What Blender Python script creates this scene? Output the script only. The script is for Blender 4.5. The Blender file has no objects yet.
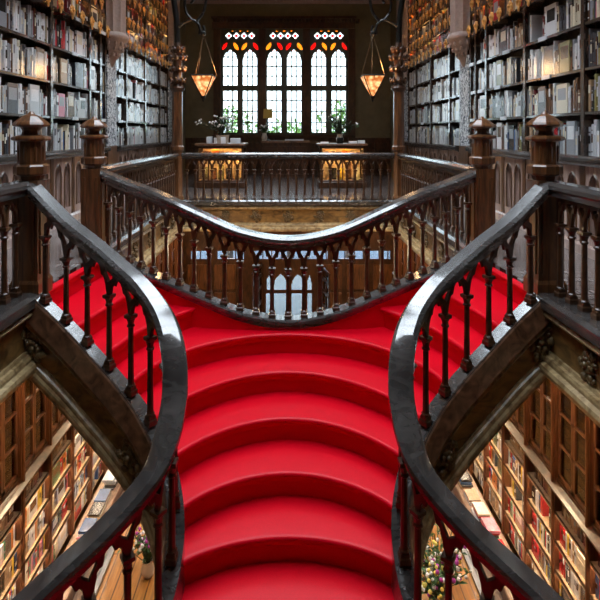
import bpy, bmesh, math, random
from mathutils import Vector, Matrix
PI = math.pi
rnd = random.Random(7)
SC = bpy.context.scene
COL = SC.collection
EYE = 1.45
GZ = -5.3          # ground floor level
RISE = 0.213
WX = 3.5           # bookcase front plane
YB = 17.0          # facade wall
NEAR = -3.0        # gallery runs back to here

# ------------------------------------------------------------------ materials
def nodes_mat(name):
    m = bpy.data.materials.new(name); m.use_nodes = True
    nt = m.node_tree
    b = nt.nodes['Principled BSDF']
    return m, nt, b

def plain(name, col, rough=0.5, metal=0.0, spec=0.5, noise=0.0, scale=12.0, bump=0.0, coat=0.0):
    m, nt, b = nodes_mat(name)
    b.inputs['Roughness'].default_value = rough
    b.inputs['Metallic'].default_value = metal
    b.inputs['Specular IOR Level'].default_value = spec
    b.inputs['Coat Weight'].default_value = coat
    b.inputs['Coat Roughness'].default_value = 0.2
    b.inputs['Base Color'].default_value = (*col, 1)
    if noise or bump:
        tc = nt.nodes.new('ShaderNodeTexCoord')
        nz = nt.nodes.new('ShaderNodeTexNoise'); nz.inputs['Scale'].default_value = scale
        nz.inputs['Detail'].default_value = 6
        nt.links.new(tc.outputs['Object'], nz.inputs['Vector'])
        if noise:
            cr = nt.nodes.new('ShaderNodeValToRGB')
            cr.color_ramp.elements[0].position = 0.3; cr.color_ramp.elements[1].position = 0.7
            cr.color_ramp.elements[0].color = (*[c * (1 - noise) for c in col], 1)
            cr.color_ramp.elements[1].color = (*[min(1, c * (1 + noise)) for c in col], 1)
            nt.links.new(nz.outputs['Fac'], cr.inputs['Fac'])
            nt.links.new(cr.outputs['Color'], b.inputs['Base Color'])
        if bump:
            bp = nt.nodes.new('ShaderNodeBump'); bp.inputs['Strength'].default_value = bump
            bp.inputs['Distance'].default_value = 0.02
            nt.links.new(nz.outputs['Fac'], bp.inputs['Height'])
            nt.links.new(bp.outputs['Normal'], b.inputs['Normal'])
    return m

def wood(name, c1, c2, rough=0.35, grain=(1.5, 1.5, 14), spec=0.5, coat=0.0, bump=0.15, cr_=0.15):
    m, nt, b = nodes_mat(name)
    tc = nt.nodes.new('ShaderNodeTexCoord')
    mp = nt.nodes.new('ShaderNodeMapping'); mp.inputs['Scale'].default_value = grain
    nz = nt.nodes.new('ShaderNodeTexNoise'); nz.inputs['Scale'].default_value = 3.0
    nz.inputs['Detail'].default_value = 8; nz.inputs['Distortion'].default_value = 1.2
    cr = nt.nodes.new('ShaderNodeValToRGB')
    cr.color_ramp.elements[0].position = 0.32; cr.color_ramp.elements[1].position = 0.68
    cr.color_ramp.elements[0].color = (*c1, 1); cr.color_ramp.elements[1].color = (*c2, 1)
    nt.links.new(tc.outputs['Object'], mp.inputs['Vector'])
    nt.links.new(mp.outputs['Vector'], nz.inputs['Vector'])
    nt.links.new(nz.outputs['Fac'], cr.inputs['Fac'])
    nt.links.new(cr.outputs['Color'], b.inputs['Base Color'])
    b.inputs['Roughness'].default_value = rough
    b.inputs['Specular IOR Level'].default_value = spec
    b.inputs['Coat Weight'].default_value = coat
    b.inputs['Coat Roughness'].default_value = cr_
    b.inputs['Coat IOR'].default_value = 1.5 if coat < .75 else 1.95
    if bump:
        bp = nt.nodes.new('ShaderNodeBump'); bp.inputs['Strength'].default_value = bump
        bp.inputs['Distance'].default_value = 0.01
        nt.links.new(nz.outputs['Fac'], bp.inputs['Height'])
        nt.links.new(bp.outputs['Normal'], b.inputs['Normal'])
    return m

def planks(name, c1, c2, gap, w=0.14, l=1.6, rough=0.3, coat=0.3, rot=PI / 2):
    m, nt, b = nodes_mat(name)
    tc = nt.nodes.new('ShaderNodeTexCoord')
    mp = nt.nodes.new('ShaderNodeMapping'); mp.inputs['Rotation'].default_value = (0, 0, rot)
    br = nt.nodes.new('ShaderNodeTexBrick')
    br.inputs['Scale'].default_value = 1.0; br.inputs['Brick Width'].default_value = l
    br.inputs['Row Height'].default_value = w; br.inputs['Mortar Size'].default_value = 0.011
    br.inputs['Color1'].default_value = (*c1, 1); br.inputs['Color2'].default_value = (*c2, 1)
    br.inputs['Mortar'].default_value = (*gap, 1)
    mp2 = nt.nodes.new('ShaderNodeMapping'); mp2.inputs['Scale'].default_value = (12, 1.2, 1)
    nz = nt.nodes.new('ShaderNodeTexNoise'); nz.inputs['Scale'].default_value = 2.5; nz.inputs['Detail'].default_value = 8
    mx = nt.nodes.new('ShaderNodeMix'); mx.data_type = 'RGBA'; mx.blend_type = 'MULTIPLY'
    mx.inputs['Factor'].default_value = 0.75
    cr = nt.nodes.new('ShaderNodeValToRGB')
    cr.color_ramp.elements[0].position = 0.3; cr.color_ramp.elements[0].color = (.35, .35, .35, 1)
    cr.color_ramp.elements[1].position = 0.7; cr.color_ramp.elements[1].color = (1, 1, 1, 1)
    L = nt.links.new
    L(tc.outputs['Object'], mp.inputs['Vector']); L(mp.outputs['Vector'], br.inputs['Vector'])
    L(tc.outputs['Object'], mp2.inputs['Vector']); L(mp2.outputs['Vector'], nz.inputs['Vector'])
    L(nz.outputs['Fac'], cr.inputs['Fac'])
    L(br.outputs['Color'], mx.inputs['A']); L(cr.outputs['Color'], mx.inputs['B'])
    L(mx.outputs['Result'], b.inputs['Base Color'])
    b.inputs['Roughness'].default_value = rough
    b.inputs['Coat Weight'].default_value = coat; b.inputs['Coat Roughness'].default_value = 0.12
    bp = nt.nodes.new('ShaderNodeBump'); bp.inputs['Strength'].default_value = 0.03; bp.inputs['Distance'].default_value = 0.01
    L(nz.outputs['Fac'], bp.inputs['Height']); L(bp.outputs['Normal'], b.inputs['Normal'])
    return m

def carved(name, c1, c2, scale=9, rough=0.4, bump=1.0):
    m, nt, b = nodes_mat(name)
    tc = nt.nodes.new('ShaderNodeTexCoord')
    nz = nt.nodes.new('ShaderNodeTexNoise'); nz.inputs['Scale'].default_value = scale * .6; nz.inputs['Detail'].default_value = 3
    ad = nt.nodes.new('ShaderNodeVectorMath'); ad.operation = 'MULTIPLY_ADD'
    ad.inputs[1].default_value = (.25, .25, .25)
    vo = nt.nodes.new('ShaderNodeTexVoronoi'); vo.inputs['Scale'].default_value = scale; vo.feature = 'SMOOTH_F1'
    cr = nt.nodes.new('ShaderNodeValToRGB')
    cr.color_ramp.elements[0].position = 0.2; cr.color_ramp.elements[0].color = (*c2, 1)  # hollows of the carving are shaded dark in the colour itself
    cr.color_ramp.elements[1].position = 0.62; cr.color_ramp.elements[1].color = (*c1, 1)
    L = nt.links.new
    L(tc.outputs['Object'], nz.inputs['Vector'])
    L(nz.outputs['Color'], ad.inputs[0]); L(tc.outputs['Object'], ad.inputs[2])
    L(ad.outputs['Vector'], vo.inputs['Vector'])
    L(vo.outputs['Distance'], cr.inputs['Fac']); L(cr.outputs['Color'], b.inputs['Base Color'])
    bp = nt.nodes.new('ShaderNodeBump'); bp.inputs['Strength'].default_value = bump; bp.inputs['Distance'].default_value = 0.03
    bp.invert = True
    L(vo.outputs['Distance'], bp.inputs['Height']); L(bp.outputs['Normal'], b.inputs['Normal'])
    b.inputs['Roughness'].default_value = rough
    return m

def glass(name, tint=(1, 1, 1), gloss=0.08, rough=0.02):
    m = bpy.data.materials.new(name); m.use_nodes = True
    nt = m.node_tree; nt.nodes.clear()
    out = nt.nodes.new('ShaderNodeOutputMaterial')
    tr = nt.nodes.new('ShaderNodeBsdfTransparent'); tr.inputs['Color'].default_value = (*tint, 1)
    gl = nt.nodes.new('ShaderNodeBsdfGlossy'); gl.inputs['Roughness'].default_value = rough
    fr = nt.nodes.new('ShaderNodeFresnel'); fr.inputs['IOR'].default_value = 1.45
    mx = nt.nodes.new('ShaderNodeMixShader')
    ma = nt.nodes.new('ShaderNodeMath'); ma.operation = 'ADD'; ma.inputs[1].default_value = gloss; ma.use_clamp = True
    L = nt.links.new
    L(fr.outputs['Fac'], ma.inputs[0]); L(ma.outputs['Value'], mx.inputs['Fac'])
    L(tr.outputs['BSDF'], mx.inputs[1]); L(gl.outputs['BSDF'], mx.inputs[2])
    L(mx.outputs['Shader'], out.inputs['Surface'])
    return m

def emit(name, col, strength):
    m, nt, b = nodes_mat(name)
    b.inputs['Base Color'].default_value = (*col, 1)
    b.inputs['Emission Color'].default_value = (*col, 1)
    b.inputs['Emission Strength'].default_value = strength
    return m

M = {}
M['wood'] = wood('dark_wood', (.024, .009, .0032), (.095, .036, .0125), .33, (3, 3, 1.2), coat=.22, bump=.06)
M['newel'] = wood('newel_wood', (.05, .018, .006), (.20, .077, .025), .3, (7, 7, .7), coat=.35)
M['oak'] = wood('golden_oak', (.07, .035, .011), (.33, .185, .06), .3, (1.6, 1.6, 3.2), coat=.6, bump=.12)
M['gilt'] = wood('worn_moulding', (.16, .095, .036), (.5, .36, .18), .35, (3, 3, 3), coat=.2, bump=.3)
M['carve'] = carved('carved_oak', (.02, .01, .004), (.24, .15, .06), 14, .38, 1.0)
M['rail'] = wood('worn_rail', (.034, .030, .029), (.078, .069, .064), .25, (2, 2, 6), coat=.8, spec=.6, bump=.03, cr_=.1)
M['cap'] = wood('cap_board', (.07, .032, .017), (.27, .135, .072), .3, (3, 3, 3), coat=.6, bump=.06)
M['case'] = wood('bookcase_wood', (.03, .016, .010), (.10, .065, .048), .25, (4, 4, 1.5), coat=1.0, bump=.0, cr_=.07)
M['caseback'] = plain('bookcase_back', (.028, .016, .011), .6, noise=.4)
M['wains'] = wood('wainscot_wood', (.30, .20, .165), (.54, .40, .345), .25, (5, 5, .8), coat=1.0, bump=.0, cr_=.1)
M['wains_dark'] = wood('wainscot_stile', (.05, .02, .009), (.15, .07, .03), .35, (5, 5, .8), coat=.3)
M['plaster'] = plain('pink_stucco', (.36, .27, .235), .6, noise=.12, scale=20, bump=.2)
M['relief'] = carved('grey_relief', (.10, .11, .13), (.88, .90, .93), 20, .25, .7)
M['wall'] = plain('olive_wall', (.19, .155, .085), .75, noise=.15, scale=4)
M['ceil'] = carved('stucco_ceiling', (.22, .15, .1), (.5, .38, .28), 5, .6, .8)
M['floor_up'] = planks('upper_planks', (.25, .215, .205), (.36, .31, .295), (.03, .02, .016), .13, 1.7, .22, .9, 0.0)
M['floor_gr'] = planks('ground_planks', (.42, .17, .035), (.56, .25, .06), (.14, .05, .012), .16, 2.0, .32, .3)
M['carpet'] = None
M['page'] = plain('paper', (.78, .74, .64), .8, noise=.1)
M['iron'] = plain('black_iron', (.012, .011, .010), .42, .6)
M['chain'] = plain('chain_metal', (.25, .2, .14), .3, .9)
M['glass'] = glass('skylight_glass')
M['leaded'] = glass('leaded_window_glass', (.66,.70,.70))
M['door_glass'] = glass('door_glass', (.5,.54,.56))
M['glass_case'] = glass('cabinet_glass', (.92, .95, .97), .10, .03)
M['red_glass'] = glass('red_glass', (.8, .05, .04))
M['amber_glass'] = glass('amber_glass', (.95, .38, .07))
M['lamp_glass'] = emit('lit_lamp_glass', (1, .40, .10), 1.0)
_nt = M['lamp_glass'].node_tree; _tc = _nt.nodes.new('ShaderNodeTexCoord'); _vo = _nt.nodes.new('ShaderNodeTexVoronoi'); _vo.inputs['Scale'].default_value = 14
_cr = _nt.nodes.new('ShaderNodeValToRGB'); _cr.color_ramp.elements[0].color = (1.0,.62,.28,1); _cr.color_ramp.elements[1].color = (.30,.07,.01,1)
_cr.color_ramp.elements[1].position = .75
_nt.links.new(_tc.outputs['Object'], _vo.inputs['Vector']); _nt.links.new(_vo.outputs['Distance'], _cr.inputs['Fac'])
_nt.links.new(_cr.outputs['Color'], _nt.nodes['Principled BSDF'].inputs['Emission Color'])
M['bulb'] = emit('lamp_bulb', (1, .72, .4), 60)
M['strip'] = emit('warm_light_strip', (1, .58, .22), 34)
M['strip_c'] = emit('cabinet_light_strip', (1, .62, .22), 110)
M['glazed_fill'] = emit('glazed_case_fill', (1, .93, .84), 22)  # glow for strips added inside the glazed cases, not a known lamp
M['strip_w'] = emit('pale_light_strip', (1, .84, .62), 34)
M['gold'] = plain('gold_leaf', (.75, .42, .13), .35, .75, noise=.25)
M['beige'] = wood('pale_shelf', (.44, .28, .15), (.62, .43, .26), .4, (3, 6, 3))
M['postg'] = wood('red_brown_post', (.07, .024, .009), (.17, .062, .024), .3, (6, 6, .8), coat=.4)
M['leaf'] = plain('leaf', (.05, .11, .03), .5, noise=.4, scale=8)
M['leaf_dark'] = plain('dark_leaf', (.022, .05, .018), .5, noise=.4)
M['leaf_out'] = plain('tree_leaf', (.16, .30, .06), .6, noise=.5, scale=3)
M['petal'] = plain('white_petal', (.85, .85, .82), .6)
M['petal_p'] = plain('purple_petal', (.45, .05, .35), .6)
M['petal_y'] = plain('yellow_petal', (.85, .72, .15), .6)
M['ceramic'] = plain('pale_vase', (.55, .48, .40), .35)
M['white'] = plain('white_card', (.82, .82, .84), .45)
M['acryl'] = plain('pale_acrylic', (.62, .66, .72), .12, coat=.8)
M['street'] = plain('pale_street', (.20, .215, .22), .8, noise=.15)
M['bark'] = plain('tree_bark', (.09, .06, .04), .9, noise=.3)
M['yellow'] = plain('mustard_shade', (.55, .38, .06), .5)
M['lead'] = plain('grey_green_frame', (.075, .085, .055), .45)
M['counter'] = wood('counter_top', (.22, .13, .085), (.40, .27, .19), .4, (14, 3, 3), bump=.4)

# red carpet: felt with soft sheen
m, nt, b = nodes_mat('red_carpet')
tc = nt.nodes.new('ShaderNodeTexCoord'); nz = nt.nodes.new('ShaderNodeTexNoise')
nz.inputs['Scale'].default_value = 160; nz.inputs['Detail'].default_value = 3
cr = nt.nodes.new('ShaderNodeValToRGB')
cr.color_ramp.elements[0].color = (.55, .0, .008, 1); cr.color_ramp.elements[1].color = (.80, .0006, .016, 1)
bp = nt.nodes.new('ShaderNodeBump'); bp.inputs['Strength'].default_value = .25; bp.inputs['Distance'].default_value = .004
nt.links.new(tc.outputs['Object'], nz.inputs['Vector']); nt.links.new(nz.outputs['Fac'], cr.inputs['Fac'])
nt.links.new(cr.outputs['Color'], b.inputs['Base Color']); nt.links.new(nz.outputs['Fac'], bp.inputs['Height'])
nt.links.new(bp.outputs['Normal'], b.inputs['Normal'])
b.inputs['Roughness'].default_value = .42; b.inputs['Specular IOR Level'].default_value = .16; b.inputs['Coat Weight'].default_value = .04; b.inputs['Coat Roughness'].default_value = .2
M['carpet'] = m

BOOKC = {
    'white': (.72, .73, .74), 'cream': (.66, .59, .44), 'pale grey': (.5, .52, .54), 'grey': (.28, .29, .31),
    'charcoal': (.07, .07, .08), 'black': (.018, .018, .02), 'brown': (.11, .05, .025), 'tan': (.36, .23, .13),
    'red': (.45, .025, .03), 'blue': (.04, .09, .22), 'olive': (.2, .18, .07), 'yellow': (.72, .5, .06),
    'orange': (.62, .18, .03), 'green': (.05, .19, .11), 'pink': (.6, .2, .27), 'maroon': (.14, .015, .02)}
BM = {k: plain('book_' + k.replace(' ', '_'), v, .24, noise=.18, scale=30, coat=.9) for k, v in BOOKC.items()}

# ------------------------------------------------------------------ mesh builder
WL = {}
class MB:
    def __init__(s): s.v = []; s.f = []; s.m = []; s.mi = 0
    def add(s, vs, fs, mi=None):
        o = len(s.v); s.v += [Vector(p) for p in vs]
        for f in fs: s.f.append([i + o for i in f]); s.m.append(s.mi if mi is None else mi)
    def box(s, x0, x1, y0, y1, z0, z1, mi=None):
        s.add([(x0,y0,z0),(x1,y0,z0),(x1,y1,z0),(x0,y1,z0),(x0,y0,z1),(x1,y0,z1),(x1,y1,z1),(x0,y1,z1)],
              [(0,3,2,1),(4,5,6,7),(0,1,5,4),(1,2,6,5),(2,3,7,6),(3,0,4,7)], mi)
    def bevbox(s, x0, x1, y0, y1, z0, z1, b=.01, mi=None):
        s.loft([[(x0+b,y0+b,z0),(x1-b,y0+b,z0),(x1-b,y1-b,z0),(x0+b,y1-b,z0)],
                [(x0,y0,z0+b),(x1,y0,z0+b),(x1,y1,z0+b),(x0,y1,z0+b)],
                [(x0,y0,z1-b),(x1,y0,z1-b),(x1,y1,z1-b),(x0,y1,z1-b)],
                [(x0+b,y0+b,z1),(x1-b,y0+b,z1),(x1-b,y1-b,z1),(x0+b,y1-b,z1)]], True, mi)
    def loft(s, rings, caps=True, mi=None):
        n = len(rings[0]); vs = [p for r in rings for p in r]; fs = []
        for k in range(len(rings) - 1):
            for i in range(n):
                j = (i + 1) % n
                fs.append((k*n+i, k*n+j, (k+1)*n+j, (k+1)*n+i))
        if caps:
            fs.append(tuple(range(n))[::-1]); fs.append(tuple(range((len(rings)-1)*n, len(rings)*n)))
        s.add(vs, fs, mi)
    def lathe(s, prof, seg=8, at=(0,0,0), ph=None, mi=None, sx=1, sy=1):
        ph = PI / seg if ph is None else ph
        k = 1 / math.cos(PI / seg) if seg in (4, 8) else 1
        s.loft([[(at[0]+sx*r*k*math.cos(ph+2*PI*i/seg), at[1]+sy*r*k*math.sin(ph+2*PI*i/seg), at[2]+z) for i in range(seg)]
                for r, z in prof], True, mi)
    def ball(s, c, r, seg=6, rings=4, mi=None, sx=1, sy=1, sz=1):
        c = Vector(c); vs = []; fs = []
        rr = []
        for k in range(rings + 1):
            a = -PI/2 + PI * k / rings
            q = max(1e-3, math.cos(a)) * r
            rr.append([(c.x+sx*q*math.cos(2*PI*i/seg), c.y+sy*q*math.sin(2*PI*i/seg), c.z+sz*r*math.sin(a)) for i in range(seg)])
        s.loft(rr, True, mi)
    def tube(s, pts, r, seg=6, mi=None, taper=None):
        pts = [Vector(p) for p in pts]; rings = []
        for i, p in enumerate(pts):
            t = (pts[min(i+1, len(pts)-1)] - pts[max(i-1, 0)]).normalized()
            a = Vector((0,0,1)) if abs(t.z) < .9 else Vector((1,0,0))
            u = t.cross(a).normalized(); w = t.cross(u)
            q = r if taper is None else r * (1 + (taper - 1) * i / (len(pts) - 1))
            rings.append([tuple(p + q*(math.cos(2*PI*k/seg)*u + math.sin(2*PI*k/seg)*w)) for k in range(seg)])
        s.loft(rings, True, mi)
    def sweep(s, path, prof, mi=None):
        """profile points (n outward to the right of travel, z up) carried along a path; stays vertical"""
        P = [Vector(p) for p in path]; rings = []
        for i, p in enumerate(P):
            a = P[i] - P[max(i-1, 0)]; c = P[min(i+1, len(P)-1)] - P[i]
            a.z = c.z = 0
            if a.length < 1e-6: a = c
            if c.length < 1e-6: c = a
            a.normalize(); c.normalize(); t = (a + c).normalized()
            k = 1 / max(.4, t.dot(a))
            n = Vector((t.y, -t.x, 0)) * k
            rings.append([tuple(p + n*q[0] + Vector((0,0,q[1]))) for q in prof])
        s.loft(rings, True, mi)
    def leaf(s, c, d, L, w, mi=None):
        c = Vector(c); d = Vector(d).normalized()
        a = Vector((0,0,1)) if abs(d.z) < .9 else Vector((1,0,0))
        u = d.cross(a).normalized(); n = u.cross(d)
        s.add([c, c+d*L*.5+u*w*.5+n*.1*L, c+d*L, c+d*L*.5-u*w*.5+n*.1*L, c+d*L*.5-n*.02*L],
              [(0,1,4),(1,2,4),(2,3,4),(3,0,4)], mi)
    def mirrored(s):
        r = MB(); r.v = [Vector((-p.x, p.y, p.z)) for p in s.v]; r.f = [f[::-1] for f in s.f]; r.m = list(s.m); return r
    def build(s, name, mats, parent=None, smooth=0, loc=None):
        if not isinstance(mats, (list, tuple)): mats = [mats]
        off = Vector(loc) if loc is not None else (WL[parent.name] if parent is not None else Vector((0,0,0)))
        if parent is None and loc is None and s.v:
            lo = Vector((min(p.x for p in s.v), min(p.y for p in s.v), min(p.z for p in s.v)))
            hi = Vector((max(p.x for p in s.v), max(p.y for p in s.v), max(p.z for p in s.v)))
            off = Vector(((lo.x+hi.x)/2, (lo.y+hi.y)/2, lo.z))
        me = bpy.data.meshes.new(name)
        me.from_pydata([tuple(p - off) for p in s.v], [], s.f)
        for mm in mats: me.materials.append(mm)
        me.polygons.foreach_set('material_index', s.m)
        bm = bmesh.new(); bm.from_mesh(me)
        bmesh.ops.recalc_face_normals(bm, faces=bm.faces); bm.to_mesh(me); bm.free()
        if smooth:
            me.polygons.foreach_set('use_smooth', [True]*len(me.polygons))
            me.set_sharp_from_angle(angle=math.radians(smooth))
        me.update()
        o = bpy.data.objects.new(name, me); COL.objects.link(o)
        if parent is None: o.location = off
        else:
            o.parent = parent
            if loc is not None: o.location = Vector(loc) - WL[parent.name]
        WL[o.name] = Vector(off)
        return o

def tag(o, label=None, cat=None, group=None, kind=None):
    if label: o['label'] = label
    if cat: o['category'] = cat
    if group: o['group'] = group
    if kind: o['kind'] = kind
    return o
def thing(name, loc, label, cat, group=None, kind=None):
    o = bpy.data.objects.new(name, None); COL.objects.link(o); o.location = loc
    o.empty_display_size = .1; WL[o.name] = Vector(loc)
    return tag(o, label, cat, group, kind)
def inst(src, name, parent, loc, scale=(1,1,1), rz=0.0):
    o = bpy.data.objects.new(name, src); COL.objects.link(o)
    if parent is not None: o.parent = parent; o.location = Vector(loc) - WL[parent.name]
    else: o.location = loc
    o.scale = scale; o.rotation_euler = (0,0,rz); WL[o.name] = Vector(loc); return o
def mesh_only(mb, name, mats, smooth=0):
    o = mb.build(name, mats, None, smooth, loc=(0,0,0)); me = o.data
    bpy.data.objects.remove(o); return me
def struct(mb, name, mats, smooth=0):
    return tag(mb.build(name, mats, None, smooth), kind='structure')

def catmull(nodes, per=10):
    N = [tuple(n) for n in nodes]; out = []
    dim = len(N[0])
    for i in range(len(N) - 1):
        p0 = N[max(i-1, 0)]; p1 = N[i]; p2 = N[i+1]; p3 = N[min(i+2, len(N)-1)]
        if i == 0: p0 = tuple(2*a-b for a, b in zip(p1, p2))
        if i == len(N)-2: p3 = tuple(2*b-a for a, b in zip(p1, p2))
        for k in range(per):
            t = k / per
            out.append(tuple(.5*(2*p1[d] + (p2[d]-p0[d])*t + (2*p0[d]-5*p1[d]+4*p2[d]-p3[d])*t*t + (3*p1[d]-p0[d]-3*p2[d]+p3[d])*t**3) for d in range(dim)))
    out.append(N[-1]); return out
class Path:
    def __init__(s, pts):
        s.p = pts; s.s = [0.0]
        for a, b in zip(pts, pts[1:]): s.s.append(s.s[-1] + math.hypot(b[0]-a[0], b[1]-a[1]))
        s.L = s.s[-1]
    def at(s, q):
        q = min(max(q, 0), s.L)
        import bisect
        i = min(max(bisect.bisect_right(s.s, q) - 1, 0), len(s.p)-2)
        d = s.s[i+1] - s.s[i]; t = (q - s.s[i]) / d if d > 1e-9 else 0
        return tuple(a + (b-a)*t for a, b in zip(s.p[i], s.p[i+1]))
    def nrm(s, q):
        a = s.at(q - .03); b = s.at(q + .03); v = Vector((b[1]-a[1], -(b[0]-a[0]), 0)); return v.normalized()
def mir(v, side): return Vector((v[0]*side, v[1], v[2]))

# ------------------------------------------------------------------ baluster unit (height 1: base at 0, capital top at 1)
def baluster_mesh():
    b = MB()
    b.lathe([(.037,0),(.037,.055),(.030,.07),(.030,.10),(.024,.115)], 4, ph=PI/4)
    b.lathe([(.030,.11),(.034,.125),(.026,.14),(.0235,.16),(.021,.55),(.0205,.84),(.03,.855),(.03,.87),(.022,.885),(.026,.92),(.033,.95)], 8)
    b.lathe([(.030,.95),(.037,.965),(.037,1.0)], 4, ph=PI/4)
    return mesh_only(b, 'baluster', M['wood'], 0)
BAL = baluster_mesh()
RAILP = [(-.058,0),(.058,0),(.086,-.028),(.088,-.06),(.064,-.082),(.064,-.12),(-.064,-.12),(-.064,-.082),(-.088,-.06),(-.086,-.028)]

def tracery(mb, path, stations, nOff, side, H=.24, top=-.118, th=.016, nu=14):
    """pointed arches between stations, hung under the rail; path points are (x,y,railz)"""
    def P(q, v, o):
        p = path.at(q); n = path.nrm(q)
        r = Vector((p[0], p[1], p[2])) + n*(nOff+o) + Vector((0,0,top - H + v)); return mir(r, side)
    for q0, q1 in zip(stations, stations[1:]):
        us = [0,.04,.08,.12,.16,.2,.25,.3,.36,.43,.5]; us = us + [1-u for u in us[-2::-1]]
        def a(u):
            x = min(u, 1-u)
            if x <= .075: return 0.0
            x = (x - .075) / .85
            c = math.sqrt(max(0, 1-(1-x)**2)) / .866
            cusp = .035*math.exp(-((x-.26)/.06)**2)
            return H*.86*c - cusp
        for u0, u1 in zip(us, us[1:]):
            qa, qb = q0+(q1-q0)*u0, q0+(q1-q0)*u1
            m_ = min((u0+u1)/2, 1-(u0+u1)/2)
            hole = m_ < .19
            if hole:
                k0 = 1 - min(u0, 1-u0)/.2; k1 = 1 - min(u1, 1-u1)/.2
                segs = [(a(u0), a(u1), H*(.72-.26*k0), H*(.72-.26*k1)), (H*(.80+.05*k0), H*(.80+.05*k1), H, H)]
            else: segs = [(a(u0), a(u1), H, H)]
            for z0, z1, z2, z3 in segs:
                vs = [P(qa,z0,-th),P(qb,z1,-th),P(qb,z3,-th),P(qa,z2,-th),P(qa,z0,th),P(qb,z1,th),P(qb,z3,th),P(qa,z2,th)]
                mb.add(vs, [(0,1,2,3),(7,6,5,4),(0,4,5,1),(2,6,7,3)])
        # little pendant moulding following the arch
        pts = [P(q0+(q1-q0)*u, a(u), 0) for u in us if .07 < u < .93]
        mb.tube(pts, .012, 4)

def balustrade(kind, label, base, railz_path, side, nOff=0.0, spacing=.182, group=None, q0=.1, q1=None, maxn=100, parent=None):
    """base, railz_path: Paths with equal plan points"""
    p = base.at(0); root = thing(kind, tuple(mir(Vector((p[0],p[1],p[2])), side)), label, 'railing', group)
    q1 = base.L - .1 if q1 is None else q1
    n = max(1, round((q1-q0)/spacing)); st = [q0 + (q1-q0)*i/n for i in range(n+1)]
    mb = MB()
    pts = [(p[0]+0, p[1], p[2]) for p in railz_path.p]
    mb.sweep(pts, [(nOff+x, z) for x, z in RAILP])
    (mb if side == 1 else mb.mirrored()).build('handrail', M['rail'], root, 35)
    t = MB(); ends = [max(0, q0-.1)]
    tracery(t, railz_path, st, nOff, side)
    t.build('tracery', M['wood'], root)
    for q in st[:maxn]:
        c = base.at(q); r = railz_path.at(q); nn = base.nrm(q)
        pos = mir(Vector((c[0],c[1],c[2])) + nn*nOff, side)
        h = r[2] - .12 - .24 + .01 - c[2]
        d = nn
        inst(BAL, 'baluster', root, pos, (1,1,h), math.atan2(d.y, d.x*side))
    return root

# ------------------------------------------------------------------ gallery floors
EDGE = 2.3
for side, nm in ((-1,'left'),(1,'right')):
    b = MB()
    x0, x1 = sorted((side*(EDGE-.02), side*4.0))
    b.box(x0, x1, NEAR, 10.37, -.58, 0.0)
    struct(b, 'floor_gallery_' + nm, M['floor_up'])
b = MB(); b.box(-4.0, 4.0, 10.37, YB, -.58, 0.0); struct(b, 'floor_gallery_front', M['floor_up'])
b = MB(); b.box(-4.0, 4.0, NEAR, YB, GZ-.2, GZ); struct(b, 'floor', M['floor_gr'])

# carved rosette used on the fascias
def carving_mesh(seed, w=.1, h=.13, n=46):
    r = random.Random(seed); b = MB()
    for i in range(n):
        a = r.uniform(0, 2*PI); q = math.sqrt(r.random())
        c = (q*w*math.cos(a), .0, q*h*math.sin(a))
        k = r.uniform(.012, .026)
        b.ball((c[0], r.uniform(-.02, .012)-.012*(1-q), c[2]), k, 6, 4, sx=r.uniform(.7,1.6), sz=r.uniform(.7,1.6))
    for i in range(9):
        a = 2*PI*i/9
        b.ball((.045*math.cos(a), -.02, .045*math.sin(a)), .02, 6, 4)
    b.ball((0,-.03,0), .026, 8, 5)
    return mesh_only(b, 'carving', M['gilt2'], 60)
M['gilt2'] = plain('carved_relief_wood', (.12, .075, .028), .32, noise=.5, scale=30, coat=.3)
CARV = [carving_mesh(i) for i in range(3)]

CAPP = [(-.14,0),(-.14,.05),(.10,.05),(.14,.025),(.14,-.05),(.09,-.08),(0,-.08)]
UMP = [(0,-.08),(.10,-.08),(.125,-.105),(.10,-.135),(.075,-.15),(0,-.15)]
PAN = [(0,-.15),(.055,-.15),(.055,-.42),(0,-.42)]
LMP = [(0,-.42),(.075,-.42),(.085,-.445),(.11,-.45),(.12,-.475),(.12,-.50),(.155,-.515),(.165,-.545),(.155,-.585),(0,-.585)]
def fascia(name, label, pts, side, carv):
    base = Vector((pts[0][0]*side, pts[0][1], -.585))
    root = thing(name, base, label, 'fascia', 'carved gallery fascias')
    for nm, pr, mt in (('cap_board', CAPP, M['rail']), ('upper_moulding', UMP, M['gilt']), ('panel', PAN, M['oak']), ('lower_moulding', LMP, M['gilt'])):
        b = MB(); b.sweep(pts, pr); (b if side == 1 else b.mirrored()).build(nm, mt, root)
    for (x, y, rz, k) in carv:
        inst(CARV[k % 3], 'carving', root, (x, y, -.285), (1,1,1), rz)
    return root
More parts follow.
